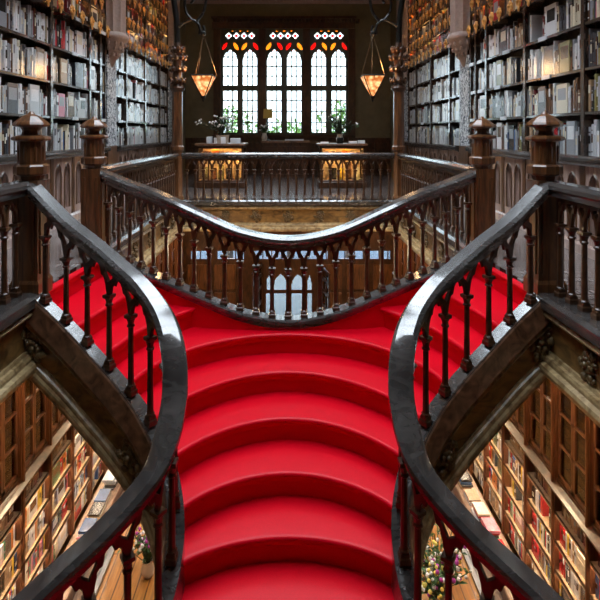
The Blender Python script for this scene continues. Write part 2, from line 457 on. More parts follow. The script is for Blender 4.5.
# path for side = -1 (left) is written in mirrored coordinates: x negative is 'left' before mirroring, so use side=1 for left
def mk_side(side):
    s = 'left' if side == 1 else 'right'
    near = [(-EDGE, NEAR, 0), (-EDGE, 4.40, 0)]
    fascia('gallery_fascia', 'carved oak edge of the near %s gallery, from the newel post towards the viewer' % s, near, side,
           [(mir(Vector((-EDGE+.06, y, 0)), side).x, y, PI/2*side, i) for i, y in enumerate((4.32, 3.72, 3.1, 2.5))])
    far = [(-EDGE, 6.02, 0), (-EDGE, 10.37, 0)]
    fascia('gallery_fascia', 'carved oak edge of the far %s gallery beyond the second newel post' % s, far, side,
           [(mir(Vector((-EDGE+.06, y, 0)), side).x, y, PI/2*side, i) for i, y in enumerate((6.5, 7.3, 8.1, 8.9, 9.7))])
    # gallery railings
    for a, c, lab in ((NEAR+.1, 4.36, 'wooden railing of the near %s gallery, running towards the viewer beside bookcases' % s),
                      (6.04, 10.25, 'wooden railing of the far %s gallery between second newel and column' % s)):
        if a < 0: a = 1.9
        bp_ = Path([(-EDGE-.02, a, .05), (-EDGE-.02, c, .05)]); rp = Path([(-EDGE-.02, a, 1.02), (-EDGE-.02, c, 1.02)])
        balustrade('gallery_balustrade', lab, bp_, rp, side, 0, .178)
mk_side(1); mk_side(-1)
fascia('gallery_fascia', 'carved oak edge across the far end of the stair well', [(-EDGE,10.37,0),(EDGE,10.37,0)], 1,
       [(x, 10.37-.06, 0, i) for i, x in enumerate((-2.0,-1.3,-.65,0,.65,1.3,2.0))])
balustrade('gallery_balustrade', 'straight wooden railing across the far end of the stair well', Path([(-EDGE+.1,10.39,.05),(EDGE-.1,10.39,.05)]),
           Path([(-EDGE+.1,10.39,1.02),(EDGE-.1,10.39,1.02)]), 1, 0, .178)

# ------------------------------------------------------------------ newel posts
def newel(x, y, label):
    r = thing('newel_post', (x,y,0), label, 'post', None)
    b = MB()
    b.lathe([(.13,0),(.13,.12),(.112,.15),(.112,1.02)], 4, (x,y,0), PI/4)
    b.build('post', M['newel'], r)
    b = MB()
    for dx, dy in ((1,0),(-1,0),(0,1),(0,-1)):   # raised lancet fillets on each face
        for k in (-.07,.07):
            cx, cy = x+dx*.113+abs(dy)*k, y+dy*.113+abs(dx)*k
            b.lathe([(.012,.2),(.012,.92)], 4, (cx,cy,0), PI/4)
    b.build('fillet', M['newel'], r)
    b = MB(); b.lathe([(.085,1.0),(.10,1.06),(.133,1.075),(.136,1.085),(.136,1.145),(.125,1.16),(.108,1.165)], 8, (x,y,0)); b.build('collar', M['newel'], r)
    b = MB(); b.lathe([(.106,1.15),(.106,1.37)], 8, (x,y,0))
    for i in range(8):
        a = PI/8*0+2*PI*i/8
        b.lathe([(.014,1.19),(.014,1.31),(.001,1.345)], 6, (x+.104*math.cos(a), y+.104*math.sin(a), 0))
    b.build('block', M['newel'], r)
    b = MB(); b.lathe([(.11,1.365),(.146,1.378),(.15,1.39),(.146,1.405),(.12,1.415),(.075,1.425),(.066,1.46),(.08,1.49),(.136,1.502),(.142,1.515),(.132,1.535),(.07,1.59),(.03,1.61),(.012,1.635)], 8, (x,y,0))
    b.build('finial', M['newel'], r)
for side, s in ((-1,'left'),(1,'right')):
    newel(side*EDGE, 4.48, 'near %s newel post with octagonal finial at the stair top' % s)
    newel(side*EDGE, 5.93, 'far %s newel post with octagonal finial, where rear stair rail begins' % s)

# ------------------------------------------------------------------ staircase
INN = [(-2.2,4.43,-.03,1.035),(-1.85,4.305,-.26,.985),(-1.58,4.20,-.46,1.025),(-1.31,4.09,-.665,1.06),(-1.08,3.97,-.86,1.11),(-.88,3.80,-1.066,1.15),
       (-.755,3.60,-1.28,1.17),(-.715,3.40,-1.49,1.12),(-.77,3.14,-1.70,1.10),(-1.02,2.93,-1.92,1.08),(-1.38,2.70,-2.13,1.05),(-1.72,2.38,-2.345,1.05),
       (-1.93,1.98,-2.56,1.05),(-2.0,1.57,-2.77,1.05),(-2.0,1.2,-2.98,1.05)]
zz = -2.98; yy = 1.2
while zz > GZ + .01:
    zz -= RISE; yy -= .37; INN.append((-2.0, yy, zz, 1.05))
OUT = [(-2.2,5.92,.05,.95),(-1.85,5.74,-.03,.93),(-1.44,5.55,-.14,.93),(-.97,5.40,-.285,.895),(-.5,5.34,-.45,.87),(0,5.33,-.53,.87)]
OUT = OUT + [(-x,y,z,h) for x,y,z,h in OUT[-2::-1]]
inn = catmull(INN, 8); out = catmull(OUT, 8)
R = RISE
stair = thing('staircase', (0,0,GZ), 'double staircase covered in red carpet, its two upper arms meeting on a central landing', 'staircase')

def curve_side(nodes): return catmull(nodes, 8)
A_ = curve_side([(-2.19,4.36),(-2.17,4.9),(-2.12,5.5),(-2.08,5.95)])
B_ = curve_side([(-1.82,4.24),(-1.76,4.6),(-1.66,5.05),(-1.5,5.66)])
C_ = curve_side([(-1.57,4.12),(-1.49,4.45),(-1.36,4.83),(-.93,5.42)])
def arc(xe, ye, yc, mixp, n=24):
    pts = []
    for i in range(2*n+1):
        th = -PI/2 + PI*i/(2*n); t = math.sin(th)
        e = 1 - math.sqrt(max(0,1-t*t)); q = t*t
        pts.append((xe*t, yc-(yc-ye)*(mixp*e+(1-mixp)*q)))
    return pts
def downhill(pts):
    out_ = []
    for i in range(len(pts)):
        a = pts[max(i-1,0)]; c = pts[min(i+1,len(pts)-1)]
        v = Vector((c[1]-a[1], -(c[0]-a[0]), 0)); out_.append(v.normalized())
    return out_
NOSE = [(-.03,0),(-.014,-.002),(-.003,-.012),(0,-.024),(-.004,-.036),(-.018,-.046),(-.034,-.058),(-.042,-.10),(-.044,-R-.004)]
def step_mesh(cur, prev, z, back=.06):
    b = MB(); dn = downhill(cur); rows = []
    if prev is None:
        bk = [Vector((p[0],p[1],z)) - d*back for p, d in zip(cur, dn)]
    else:
        bk = [Vector((p[0],p[1],z)) - d*.055 for p, d in zip(prev, downhill(prev))]
    rows.append(bk)
    for mm, dz in NOSE:
        rows.append([Vector((p[0],p[1],z+dz)) + d*mm for p, d in zip(cur, dn)])
    n = len(cur); vs = [v for r in rows for v in r]; fs = []
    for k in range(len(rows)-1):
        for i in range(n-1): fs.append((k*n+i, k*n+i+1, (k+1)*n+i+1, (k+1)*n+i))
    b.add(vs, fs); return b
def resample(pts, n):
    P = Path(pts); return [P.at(P.L*i/(n-1)) for i in range(n)]
A_, B_, C_ = [resample(q, 24) for q in (A_, B_, C_)]
for side in (1,-1):
    for nm, cur, prev, z in (('top_step', A_, None, 0.006), ('step', B_, A_, -R), ('step', C_, B_, -2*R)):
        b = step_mesh(cur, prev, z); (b if side == 1 else b.mirrored()).build(nm, M['carpet'], stair, 50)
# central flight
arcs = [arc(1.32, 4.0, 5.17, 1.0)]
cen = [(1.10,3.92,4.80,.55),(.93,3.74,4.39,.5),(.80,3.55,4.0,.5),(.76,3.36,3.63,.5),(.82,3.10,3.27,.5),(1.08,2.88,2.90,.5),(1.44,2.62,2.53,.5),(1.76,2.32,2.16,.5)]
for xe, ye, yc, mx in cen: arcs.append(arc(xe, ye, yc, mx))
yc = 2.16; z = -3*R - 8*R
while z - R > GZ + .05:
    yc -= .37; z -= R; arcs.append(arc(2.05, yc+.05, yc, .5))
# landing
def landing():
    b = MB(); z = -3*R
    Cl = C_; back = [(p[0],p[1]) for p in out]
    back = [p for p in back if abs(p[0]) < .90]
    poly = [(p[0],p[1]) for p in arcs[0]]
    dn = downhill(arcs[0]); front = [Vector((p[0],p[1],z)) + d*NOSE[0][0] for p, d in zip(arcs[0], dn)]
    Cr = [(-p[0]+.05, p[1]) for p in Cl]; Cl2 = [(p[0]-.05, p[1]) for p in Cl]
    loop = front + [Vector((p[0],p[1],z)) for p in Cr] + [Vector((p[0],p[1]+.04,z)) for p in back[::-1]] + [Vector((p[0],p[1],z)) for p in Cl2[::-1]]
    bm = bmesh.new(); vs = [bm.verts.new(v) for v in loop]
    es = [bm.edges.new((vs[i], vs[(i+1) % len(vs)])) for i in range(len(vs))]
    bmesh.ops.triangle_fill(bm, edges=es, use_beauty=True)
    bm.verts.index_update()
    b.add([v.co.copy() for v in bm.verts], [[v.index for v in f.verts] for f in bm.faces]); bm.free()
    s = step_mesh(arcs[0], None, z, .031); off = len(b.v)
    n = len(arcs[0]); b.add(s.v, s.f)
    return b
landing().build('landing', M['carpet'], stair, 50)
for k in range(1, len(arcs)):
    step_mesh(arcs[k], arcs[k-1], -3*R - k*R).build('step', M['carpet'], stair, 50)
# outer curb with carpeted skirt below
cp = [(p[0],p[1],p[2]) for p in out]
b = MB(); b.sweep(cp, [(-.08,-.10),(-.08,0),(.07,0),(.085,-.02),(.085,-.05),(.065,-.06),(.065,-.10)]); b.build('rear_curb', M['rail'], stair)
b = MB(); b.sweep(cp, [(-.06,-.60),(-.06,-.09),(.055,-.09),(.055,-.60)]); b.build('skirt', M['carpet'], stair)
b = MB(); b.sweep([(p[0],p[1]+.14,p[2]) for p in out], [(-.08,-.75),(-.08,-.06),(.07,-.06),(.07,-.75)]); b.build('rear_stringer', M['oak'], stair)
# inner stringers
ipath = [(p[0],p[1],p[2]) for p in inn]
SPR = (('curb', [(0,-.30),(0,.085),(.115,.085),(.125,.075),(.125,-.1)], M['rail']),
       ('cap_board', [(.115,-.1),(.118,.083),(.135,.06),(.165,-.09),(.17,-.11),(.17,-.13),(.145,-.15),(.12,-.15)], M['cap']),
       ('upper_moulding', [(.1,-.145),(.145,-.145),(.165,-.17),(.145,-.195),(.13,-.21),(.1,-.21)], M['gilt']),
       ('panel', [(.0,-.20),(.12,-.20),(.12,-.43),(.0,-.43)], M['oak']),
       ('lower_moulding', [(0,-.42),(.13,-.42),(.14,-.44),(.155,-.45),(.16,-.47),(.16,-.49),(.175,-.51),(.18,-.54),(.172,-.58),(0,-.58)], M['gilt']))
for side in (1,-1):
    for nm, pr, mt in SPR:
        b = MB(); b.sweep(ipath, pr); (b if side == 1 else b.mirrored()).build(nm, mt, stair)
    ip = Path(ipath)
    for q, k in ((.08,0),(1.10,1),(1.3,2),(2.0,0)):
        c = ip.at(q); n = ip.nrm(q); pos = mir(Vector((c[0],c[1],c[2]-.315)) + n*.13, side)
        o = inst(CARV[k], 'carving', stair, pos, (1.15,1,1.0), math.atan2(n.y, n.x*side)+PI/2)
# stair railings
for side, s in ((1,'left'),(-1,'right')):
    pts = [p for p in inn if p[2] > -3.6]
    bp_ = Path([(p[0],p[1],p[2]+.085) for p in pts]); rp = Path([(p[0],p[1],p[2]+p[3]) for p in pts])
    balustrade('stair_balustrade', 'curved wooden stair railing sweeping down on the %s of the red central flight' % s, bp_, rp, side, .065, .225, q0=.13)
balustrade('stair_balustrade', 'rear stair railing dipping in a curve behind the red landing',
           Path([(p[0],p[1],p[2]) for p in out]), Path([(p[0],p[1],p[2]+p[3]) for p in out]), 1, 0, .172)

# ------------------------------------------------------------------ raster sheet: a pierced board in the XZ plane
def raster_sheet(mb, x0, x1, z0, z1, y0, y1, cell, solid, mi=None):
    nz = max(1, round((z1-z0)/cell)); nx = max(1, round((x1-x0)/cell)); cx = (x1-x0)/nx; cz = (z1-z0)/nz
    for k in range(nz):
        z = z0 + (k+.5)*cz; i = 0
        while i < nx:
            if solid(x0+(i+.5)*cx, z):
                j = i
                while j < nx and solid(x0+(j+.5)*cx, z): j += 1
                mb.box(x0+i*cx, x0+j*cx, y0, y1, z0+k*cz, z0+(k+1)*cz, mi); i = j
            else: i += 1
def lancet(x, z, xc, hw, zb, zs, k=1.0):
    """inside a pointed-arch opening: half width hw, sill zb, springing zs"""
    dx = abs(x-xc)
    if dx > hw or z < zb: return False
    if z <= zs: return True
    return math.hypot(dx+hw, (z-zs)*k) < 2*hw

# ------------------------------------------------------------------ shell: walls, ceiling, skylight
TOP = 6.2
for side, nm in ((-1,'left'),(1,'right')):
    b = MB(); x0, x1 = sorted((side*3.95, side*4.2)); b.box(x0, x1, NEAR-.2, YB+.3, GZ-.2, TOP+.3); struct(b, 'wall_' + nm, M['wall'])
    b = MB(); x0, x1 = sorted((side*3.48, side*3.96)); b.box(x0, x1, 15.26, YB, 0, TOP); struct(b, 'wall_return_' + nm, M['wall'])
    b = MB(); b.sweep([(-3.5*1,3.0,0),(-3.5,15.1,0)], [(0,0),(.035,0),(.035,.11),(.015,.14),(0,.14)]); 
    struct(b if side == -1 else b.mirrored(), 'baseboard_' + nm, M['wains'])
b = MB(); b.box(-4.2, 4.2, NEAR-.25, NEAR, GZ-.2, TOP+.3); struct(b, 'wall_back', M['wall'])
WC = -.11; WZ0, WZ1 = 1.35, 4.95; WH = 2.24
b = MB()
b.box(-4.2, WC-WH, YB, YB+.3, -.6, TOP+.3); b.box(WC+WH, 4.2, YB, YB+.3, -.6, TOP+.3)
b.box(WC-WH, WC+WH, YB, YB+.3, -.6, WZ0); b.box(WC-WH, WC+WH, YB, YB+.3, WZ1, TOP+.3)
struct(b, 'wall_front', M['wall'])
SK = (-2.0, 2.0, 1.8, 12.6)
b = MB()
b.box(-4.2, SK[0], NEAR-.2, YB+.3, TOP, TOP+.25); b.box(SK[1], 4.2, NEAR-.2, YB+.3, TOP, TOP+.25)
b.box(SK[0], SK[1], NEAR-.2, SK[2], TOP, TOP+.25); b.box(SK[0], SK[1], SK[3], YB+.3, TOP, TOP+.25)
struct(b, 'ceiling', M['ceil'])
b = MB()
for i in range(5): x = SK[0]+(SK[1]-SK[0])*i/4; b.box(x-.03, x+.03, SK[2], SK[3], TOP+.06, TOP+.14)
for i in range(11): y = SK[2]+(SK[3]-SK[2])*i/10; b.box(SK[0], SK[1], y-.03, y+.03, TOP+.07, TOP+.13)
sk = struct(b, 'window_4', M['iron'])
b = MB(); b.box(SK[0], SK[1], SK[2], SK[3], TOP+.095, TOP+.105); b.build('pane', M['glass'], sk)
b = MB(); b.sweep([(-3.5, YB-.02, 5.8),(3.5, YB-.02, 5.8)], [(0,0),(.05,0),(.09,.05),(.09,.1),(.16,.15),(.2,.22),(.26,.3),(.3,.4),(0,.4)])
for i in range(28):
    x = -3.4+i*.25; b.ball((x, YB-.13, 5.9), .055, 6, 4)
struct(b, 'trim_1', M['plaster'])

# ------------------------------------------------------------------ windows of the upper facade
bays = [(-2.28,-.97),(-.77,.51),(.73,2.04)]
def front_window(n, x0, x1):
    root = thing('window_%d' % n, ((x0+x1)/2, YB, WZ0), None, None, None, 'structure')
    xm = (x0+x1)/2; zt = 2.95
    b = MB()
    lw = .47; cs = (xm-.335, xm+.335)
    def solid(x, z):
        for c in cs:
            if lancet(x, z, c, lw/2, zt+.09, 3.90, 1.15): return False
            if abs(x-c) < lw/2 and WZ0+.08 < z < zt-.09: return False
        # quatrefoils and drops of the tracery band
        for i in range(4):
            c = x0+.14+(x1-x0-.28)*(i+.5)/4
            for ox, oz in ((.055,0),(-.055,0),(0,.055),(0,-.055),(0,0)):
                if math.hypot(x-c-ox, z-4.72-oz) < .05: return False
        for c in cs:
            for k in (-1,1):
                dx = x-c-k*.19; dz = z-4.36; u = dx*.85+k*dz*.53; v = -k*dx*.53+dz*.85
                if (abs(u)/.07)**1.5 + (abs(v)/.16)**1.5 < 1: return False
        for i in range(3):
            c = x0+.14+(x1-x0-.28)*(i+.5+.5)/4
            if math.hypot(x-c, z-4.88) < .04: return False
        return True
    raster_sheet(b, x0, x1, WZ0, WZ1, YB-.06, YB+.06, .02, solid)
    b.build('frame', M['lead'], root)
    b = MB()
    for c in cs:
        for k in (-1,1): b.box(c+k*lw/6-.02, c+k*lw/6+.02, YB-.03, YB+.03, WZ0+.05, 4.3)
        for z in (1.77,2.15,2.52,3.35,3.68,4.0): b.box(c-lw/2-.01, c+lw/2+.01, YB-.03, YB+.03, z-.018, z+.018)
    b.build('glazing_bars', M['lead'], root)
    b = MB(); b.box(x0+.02, x1-.02, YB-.004, YB+.004, WZ0+.02, WZ1-.02); b.build('pane', M['leaded'], root)
    b = MB(); a = MB()
    for i in range(4):
        c = x0+.14+(x1-x0-.28)*(i+.5)/4
        b.box(c-.05, c+.05, YB+.01, YB+.02, 4.67, 4.77)
    for j, c in enumerate(cs):
        for k in (-1,1): (b if (j+n+(k > 0)) % 2 else a).box(c+k*.19-.15, c+k*.19+.15, YB+.01+.012*(k > 0), YB+.02+.012*(k > 0), 4.19, 4.54)
    for i in range(3):
        c = x0+.14+(x1-x0-.28)*(i+1)/4; a.box(c-.045, c+.045, YB+.01, YB+.02, 4.835, 4.925)
    b.build('red_pane', M['red_glass'], root); a.build('amber_pane', M['amber_glass'], root)
for i, (x0, x1) in enumerate(bays): front_window(i+1, x0, x1)
b = MB()
for x in (WC-WH-.04, -.87, .62, WC+WH+.02): b.bevbox(x-.12, x+.12, YB-.16, YB+.1, .3, 4.95)
b.bevbox(WC-WH-.2, WC+WH+.12, YB-.22, YB+.1, 4.93, 5.14)
for i in range(40): x = WC-WH-.15+i*.124; b.box(x, x+.07, YB-.24, YB, 5.14, 5.24)
b.bevbox(WC-WH-.22, WC+WH+.16, YB-.30, YB, 5.24, 5.32)
b.bevbox(WC-WH-.2, WC+WH+.12, YB-.2, YB+.05, WZ0-.1, WZ0)
struct(b, 'trim_2', M['wood'])
b = MB(); b.box(-3.48, 3.48, YB-.05, YB, 0, WZ0-.1)
for i in range(12):
    x = -3.4+i*.575; b.bevbox(x, x+.46, YB-.08, YB-.04, .18, 1.08)
struct(b, 'trim_3', M['wood'])

# ------------------------------------------------------------------ columns, iron brackets, hanging lanterns
for side, s in ((-1,'left'),(1,'right')):
    x, y = side*EDGE, 10.40
    r = thing('column', (x,y,0), 'slender carved wooden column rising from the far %s railing corner' % s, 'column')
    b = MB(); b.lathe([(.13,0),(.13,.1),(.11,.13),(.11,1.05),(.13,1.08),(.13,1.14),(.11,1.17)], 8, (x,y,0)); b.build('pedestal', M['newel'], r)
    b = MB(); b.lathe([(.105,1.15),(.10,2.30)], 8, (x,y,0)); b.build('shaft', M['newel'], r)
    for i in range(8):
        a = 2*PI*i/8; 
    b = MB(); b.lathe([(.10,2.28),(.13,2.32),(.15,2.36),(.12,2.40),(.09,2.44),(.085,3.2),(.06,3.3)], 8, (x,y,0))
    for k, (z, rr) in enumerate(((2.5,.13),(2.75,.14),(2.98,.15),(3.15,.11))):
        for i in range(8):
            a = 2*PI*i/8+k*.4
            b.ball((x+rr*math.cos(a), y+rr*math.sin(a), z), .055, 6, 4, sz=1.1)
            b.ball((x+(rr+.035)*math.cos(a), y+(rr+.035)*math.sin(a), z+.05), .03, 5, 4)
    b.build('capital', M['wood'], r, 50)
    k = thing('iron_bracket', (x,y,3.25), 'scrolled black iron bracket on top of the far %s column' % s, 'bracket')
    X = lambda u: x - side*u
    b = MB(); b.tube([(X(0),y,3.22),(X(-.02),y,3.8),(X(-.12),y,4.5),(X(-.16),y,TOP)], .06, 8); b.build('stem', M['iron'], k, 60)
    def sc(pts, rad=.028):
        b = MB(); q = catmull([(X(u), y, z) for u, z in pts], 8); b.tube(q, rad, 6); return b
    sc([(.0,3.62),(.14,3.72),(.30,3.78),(.42,3.72),(.47,3.60),(.46,3.48)]).build('arm', M['iron'], k, 60)
    sc([(.47,3.6),(.52,3.5),(.56,3.56),(.54,3.66)]).build('hook', M['iron'], k, 60)
    sc([(.40,3.75),(.56,4.0),(.60,4.5),(.48,4.95),(.22,5.0),(.12,4.7),(.2,4.4),(.36,4.42),(.4,4.6),(.3,4.68)],.03).build('scroll', M['iron'], k, 60)
    sc([(.3,3.78),(.18,3.95),(.16,4.2),(.26,4.32),(.34,4.22),(.28,4.12)]).build('scroll', M['iron'], k, 60)
    lx = X(.54)
    L_ = thing('hanging_lantern', (lx,y,2.16), 'lit amber glass lantern hanging on chains from the %s bracket' % s, 'lantern')
    b = MB(); b.lathe([(.035,2.2),(.10,2.33),(.218,2.60),(.212,2.60),(.095,2.335),(.03,2.205)], 4, (lx,y,0), PI/4); b.build('shade', M['lamp_glass'], L_)
    b = MB()
    for i in range(4):
        a = PI/4+PI/2*i; kx, ky = math.cos(a), math.sin(a)
        b.tube([(lx+.04*kx, y+.04*ky, 2.19),(lx+.312*kx, y+.312*ky, 2.61)], .012, 5)
    for (a0, a1) in ((0,1),(1,2),(2,3),(3,0)):
        p = [(lx+.312*math.cos(PI/4+PI/2*q), y+.312*math.sin(PI/4+PI/2*q), 2.61) for q in (a0,a1)]
        b.tube(p, .014, 5)
        m_ = Vector(p[0]).lerp(Vector(p[1]), .5); b.tube([m_, (lx,y,2.19)], .009, 4)
    b.build('frame', M['iron'], L_)
    b = MB(); b.lathe([(.045,2.2),(.05,2.17),(.02,2.13),(.025,2.11),(.004,2.07)], 8, (lx,y,0)); b.build('finial', M['iron'], L_)
    for i in range(3):
        a = 2*PI*i/3+.3
        b = MB(); n = 16
        for q in range(n):
            t0 = q/n; t1 = (q+.85)/n
            p = [(lx+.29*(1-t)*math.cos(a)+.0, y+.29*(1-t)*math.sin(a), 2.62+t*.86) for t in (t0,t1)]
            b.tube(p, .0055, 4)
        b.build('chain', M['chain'], L_)
    b = MB(); b.lathe([(.02,3.45),(.05,3.47),(.05,3.52),(.02,3.56)], 8, (lx,y,0)); b.build('ceiling_ring', M['iron'], L_)
    ld = bpy.data.lights.new('lantern_light','POINT'); ld.energy = 14; ld.color = (1,.58,.25); ld.shadow_soft_size = .12
    lo = bpy.data.objects.new('lantern_light', ld); COL.objects.link(lo); lo.location = (lx, y, 2.75)

# ------------------------------------------------------------------ wainscot, pilasters, upper bookcases
ROWS = [1.17,1.69,2.21,2.75,3.29,3.81,4.33,4.85,5.37]
def ymap(b, side):      # built for the left wall facing +x
    return b if side == -1 else b.mirrored()
def wainscot(side, y0, y1, label):
    r = thing('wainscot', (side*WX, (y0+y1)/2, 0), label, 'wall panelling', 'panelled dado under the upper bookcases')
    n = max(1, round((y1-y0)/.74)); w = (y1-y0)/n
    b = MB(); d = MB()
    b.box(-WX-.2, -WX-.055, y0, y1, .12, 1.06)
    for i in range(n):
        a = y0+i*w; d.box(-WX-.1, -WX+.012, a-.05, a+.05, .12, 1.06)
        cs = (a+w*.30, a+w*.70); hw = w*.125
        ys = sorted({a+.05, a+w-.05, *[c+hw*k/6 for c in cs for k in range(-6,7)]})
        for u0, u1 in zip(ys, ys[1:]):
            um = (u0+u1)/2; c = min(cs, key=lambda c: abs(c-um))
            if abs(um-c) < hw:
                dx = abs(um-c); zt = .80+math.sqrt(max(0,(2*hw)**2-(dx+hw)**2))
                b.box(-WX-.06, -WX, u0, u1, .12, .26); b.box(-WX-.06, -WX, u0, u1, zt, 1.06)
            else: b.box(-WX-.06, -WX, u0, u1, .12, 1.06)
        for c in cs:       # dark reveal bead around each lancet
            pts = [(-WX+.002, c-hw, .26),(-WX+.002, c-hw, .8)]
            for k in range(1,7): 
                dx = hw*(1-k/6); pts.append((-WX+.002, c-dx, .80+math.sqrt(max(0,(2*hw)**2-(dx+hw)**2))))
            for k in range(1,7):
                dx = hw*k/6; pts.append((-WX+.002, c+dx, .80+math.sqrt(max(0,(2*hw)**2-(dx+hw)**2))))
            pts.append((-WX+.002, c+hw, .26)); d.tube(pts, .014, 4)
    ymap(b, side).build('panel', M['wains'], r); ymap(d, side).build('stile', M['wains_dark'], r)
    b = MB(); b.sweep([(-WX,y0,0),(-WX,y1,0)], [(-.2,1.05),(.03,1.05),(.05,1.075),(.09,1.09),(.10,1.12),(.10,1.145),(.07,1.165),(-.2,1.165)])
    ymap(b, side).build('ledge', M['rail'], r)
ROSE = None
def rose_mesh():
    b = MB(); r = random.Random(3)
    for i in range(7):
        a = 2*PI*i/7
        b.ball((.0, .05*math.cos(a), .055*math.sin(a)), .034, 6, 4, sx=.6)
    b.ball((.02,0,0), .03, 6, 4); b.ball((0,0,-.10), .03, 6, 4, sx=.6, sz=1.6)
    return mesh_only(b, 'gilded_rosette', M['gold'], 60)
ROSE = rose_mesh()
BOOKS = []     # (side, zone, row, bay, bayname, y, z, thick, depth, h, face, colour, tilt)
UPC = [('white',9),('pale grey',8),('cream',3),('grey',6),('charcoal',6),('black',6),('brown',4),('tan',3),('red',1),('maroon',1),('blue',1),('olive',2),('pink',.4)]
WARMC = [('brown',5),('tan',4),('red',3),('cream',4),('maroon',2),('olive',3),('black',2),('orange',2)]
GRC = [('white',8),('cream',4),('black',5),('red',4),('blue',4),('yellow',2),('orange',2),('green',2),('pale grey',4),('charcoal',3),('pink',1),('tan',2)]
LEATH = [('brown',6),('tan',3),('maroon',3),('orange',1)]
def pick(r, tbl):
    t = sum(w for _, w in tbl); q = r.random()*t
    for c, w in tbl:
        q -= w
        if q <= 0: return c
    return tbl[0][0]
def fill_row(r, side, zone, row, bay, bname, y0, y1, z, hmax, xf, tbl, w=(.02,.058), hr=(.58,.93), faceout=.05, gap=.03):
    y = y0 + .012; prevc = None
    while y < y1 - .03:
        q = r.random()
        if q < gap: y += r.uniform(.05,.22); continue
        if q < gap + faceout and y1 - y > .3:
            t = r.uniform(.18,.27); h = r.uniform(.72,.93)*hmax; BOOKS.append((side,zone,row,bay,bname,y,z,t,.03,h,True,pick(r,tbl),0,xf)); y += t+.012; continue
        c = pick(r, tbl) if (prevc is None or r.random() < .72) else prevc
        t = r.uniform(*w); h = r.uniform(*hr)*hmax
        if y + t > y1 - .012: break
        BOOKS.append((side,zone,row,bay,bname,y,z,t,min(.26,r.uniform(.16,.22)),h,False,c,0,xf)); prevc = c; y += t + .003
def bookcase(side, zone, label, yu, rows, z1):
    """yu: upright positions along the wall; rows: shelf heights"""
    rs = random.Random(hash((side, zone == 'near', 5)) & 0xffff)
    r = thing('bookcase', (side*WX, (yu[0]+yu[-1])/2, ROWS[0]), label, 'bookcase', 'built-in bookcases along the upper gallery')
    for y in yu:
        b = MB(); b.bevbox(-WX-.36, -WX, y-.032, y+.032, ROWS[0]-.01, z1, .006)
        ymap(b, side).build('upright', M['case'], r)
    for k, z in enumerate(rows):
        prot = .10 if k == 4 else .0
        for a, c in zip(yu, yu[1:]):
            b = MB(); b.bevbox(-WX-.36, -WX-.008+prot, a+.03, c-.03, z-.038, z, .005)
            ymap(b, side).build('shelf', M['case'], r)
    b = MB(); b.box(-WX-.40, -WX-.355, yu[0], yu[-1], ROWS[0]-.01, z1); ymap(b, side).build('back_panel', M['caseback'], r)
    # small label holders on some shelf edges
    for k, z in enumerate(rows[1:5]):
        for a, c in zip(yu, yu[1:]):
            if rs.random() < .6:
                m_ = a+(c-a)*rs.uniform(.3,.7); b = MB(); p = .10 if k == 3 else 0
                b.box(-WX-.01+p, -WX+.004+p, m_-.11, m_+.11, z-.045, z+.012); ymap(b, side).build('label_holder', M['acryl'], r)
    nb = len(yu)-1
    NAMES = ['bay nearest the pilaster','second bay from the pilaster','third bay from the pilaster','fourth bay from the pilaster','fifth bay','sixth bay']
    for i in range(nb):
        bay = nb-1-i if zone == 'near' else i
        a, c = yu[i]+.035, yu[i+1]-.035
        for k, z in enumerate(rows):
            hm = (ROWS[k+1] if k+1 < len(ROWS) else z+.5) - z - .05
            tbl = UPC if k < 4 else WARMC
            if zone == 'far' and k < 4: tbl = [('white',10),('pale grey',9),('grey',4),('cream',3),('charcoal',2),('maroon',.5),('pink',.3)]
            fill_row(rs, side, zone, k, bay, NAMES[bay], a, c, z, hm, WX+.03, tbl, gap=.035 if c-a > .7 else .12, faceout=.05)
    # gilded rosettes along the lit upper shelves
    for k in range(4, len(rows)):
        y = yu[0]+.15
        while y < yu[-1]-.1:
            if y > 6.2: inst(ROSE, 'gilded_rosette', r, (side*(WX-.02-(.1 if k == 4 else 0)), y, rows[k]+.07), (1,1,1), 0 if side == -1 else PI)
            y += .34+rs.uniform(-.05,.08)
    for k in range(4, len(rows)):
        b = MB(); b.box(-WX-.042, -WX-.03, max(6.2,yu[0])+.05, yu[-1]-.05, rows[k]+.472, rows[k]+.480)
        ymap(b, side).build('light_strip', M['strip'], r)
        b = MB(); b.box(-WX-.025, -WX-.008, yu[0], yu[-1], rows[k]+.425, rows[k]+.485); ymap(b, side).build('shelf_lip', M['case'], r)
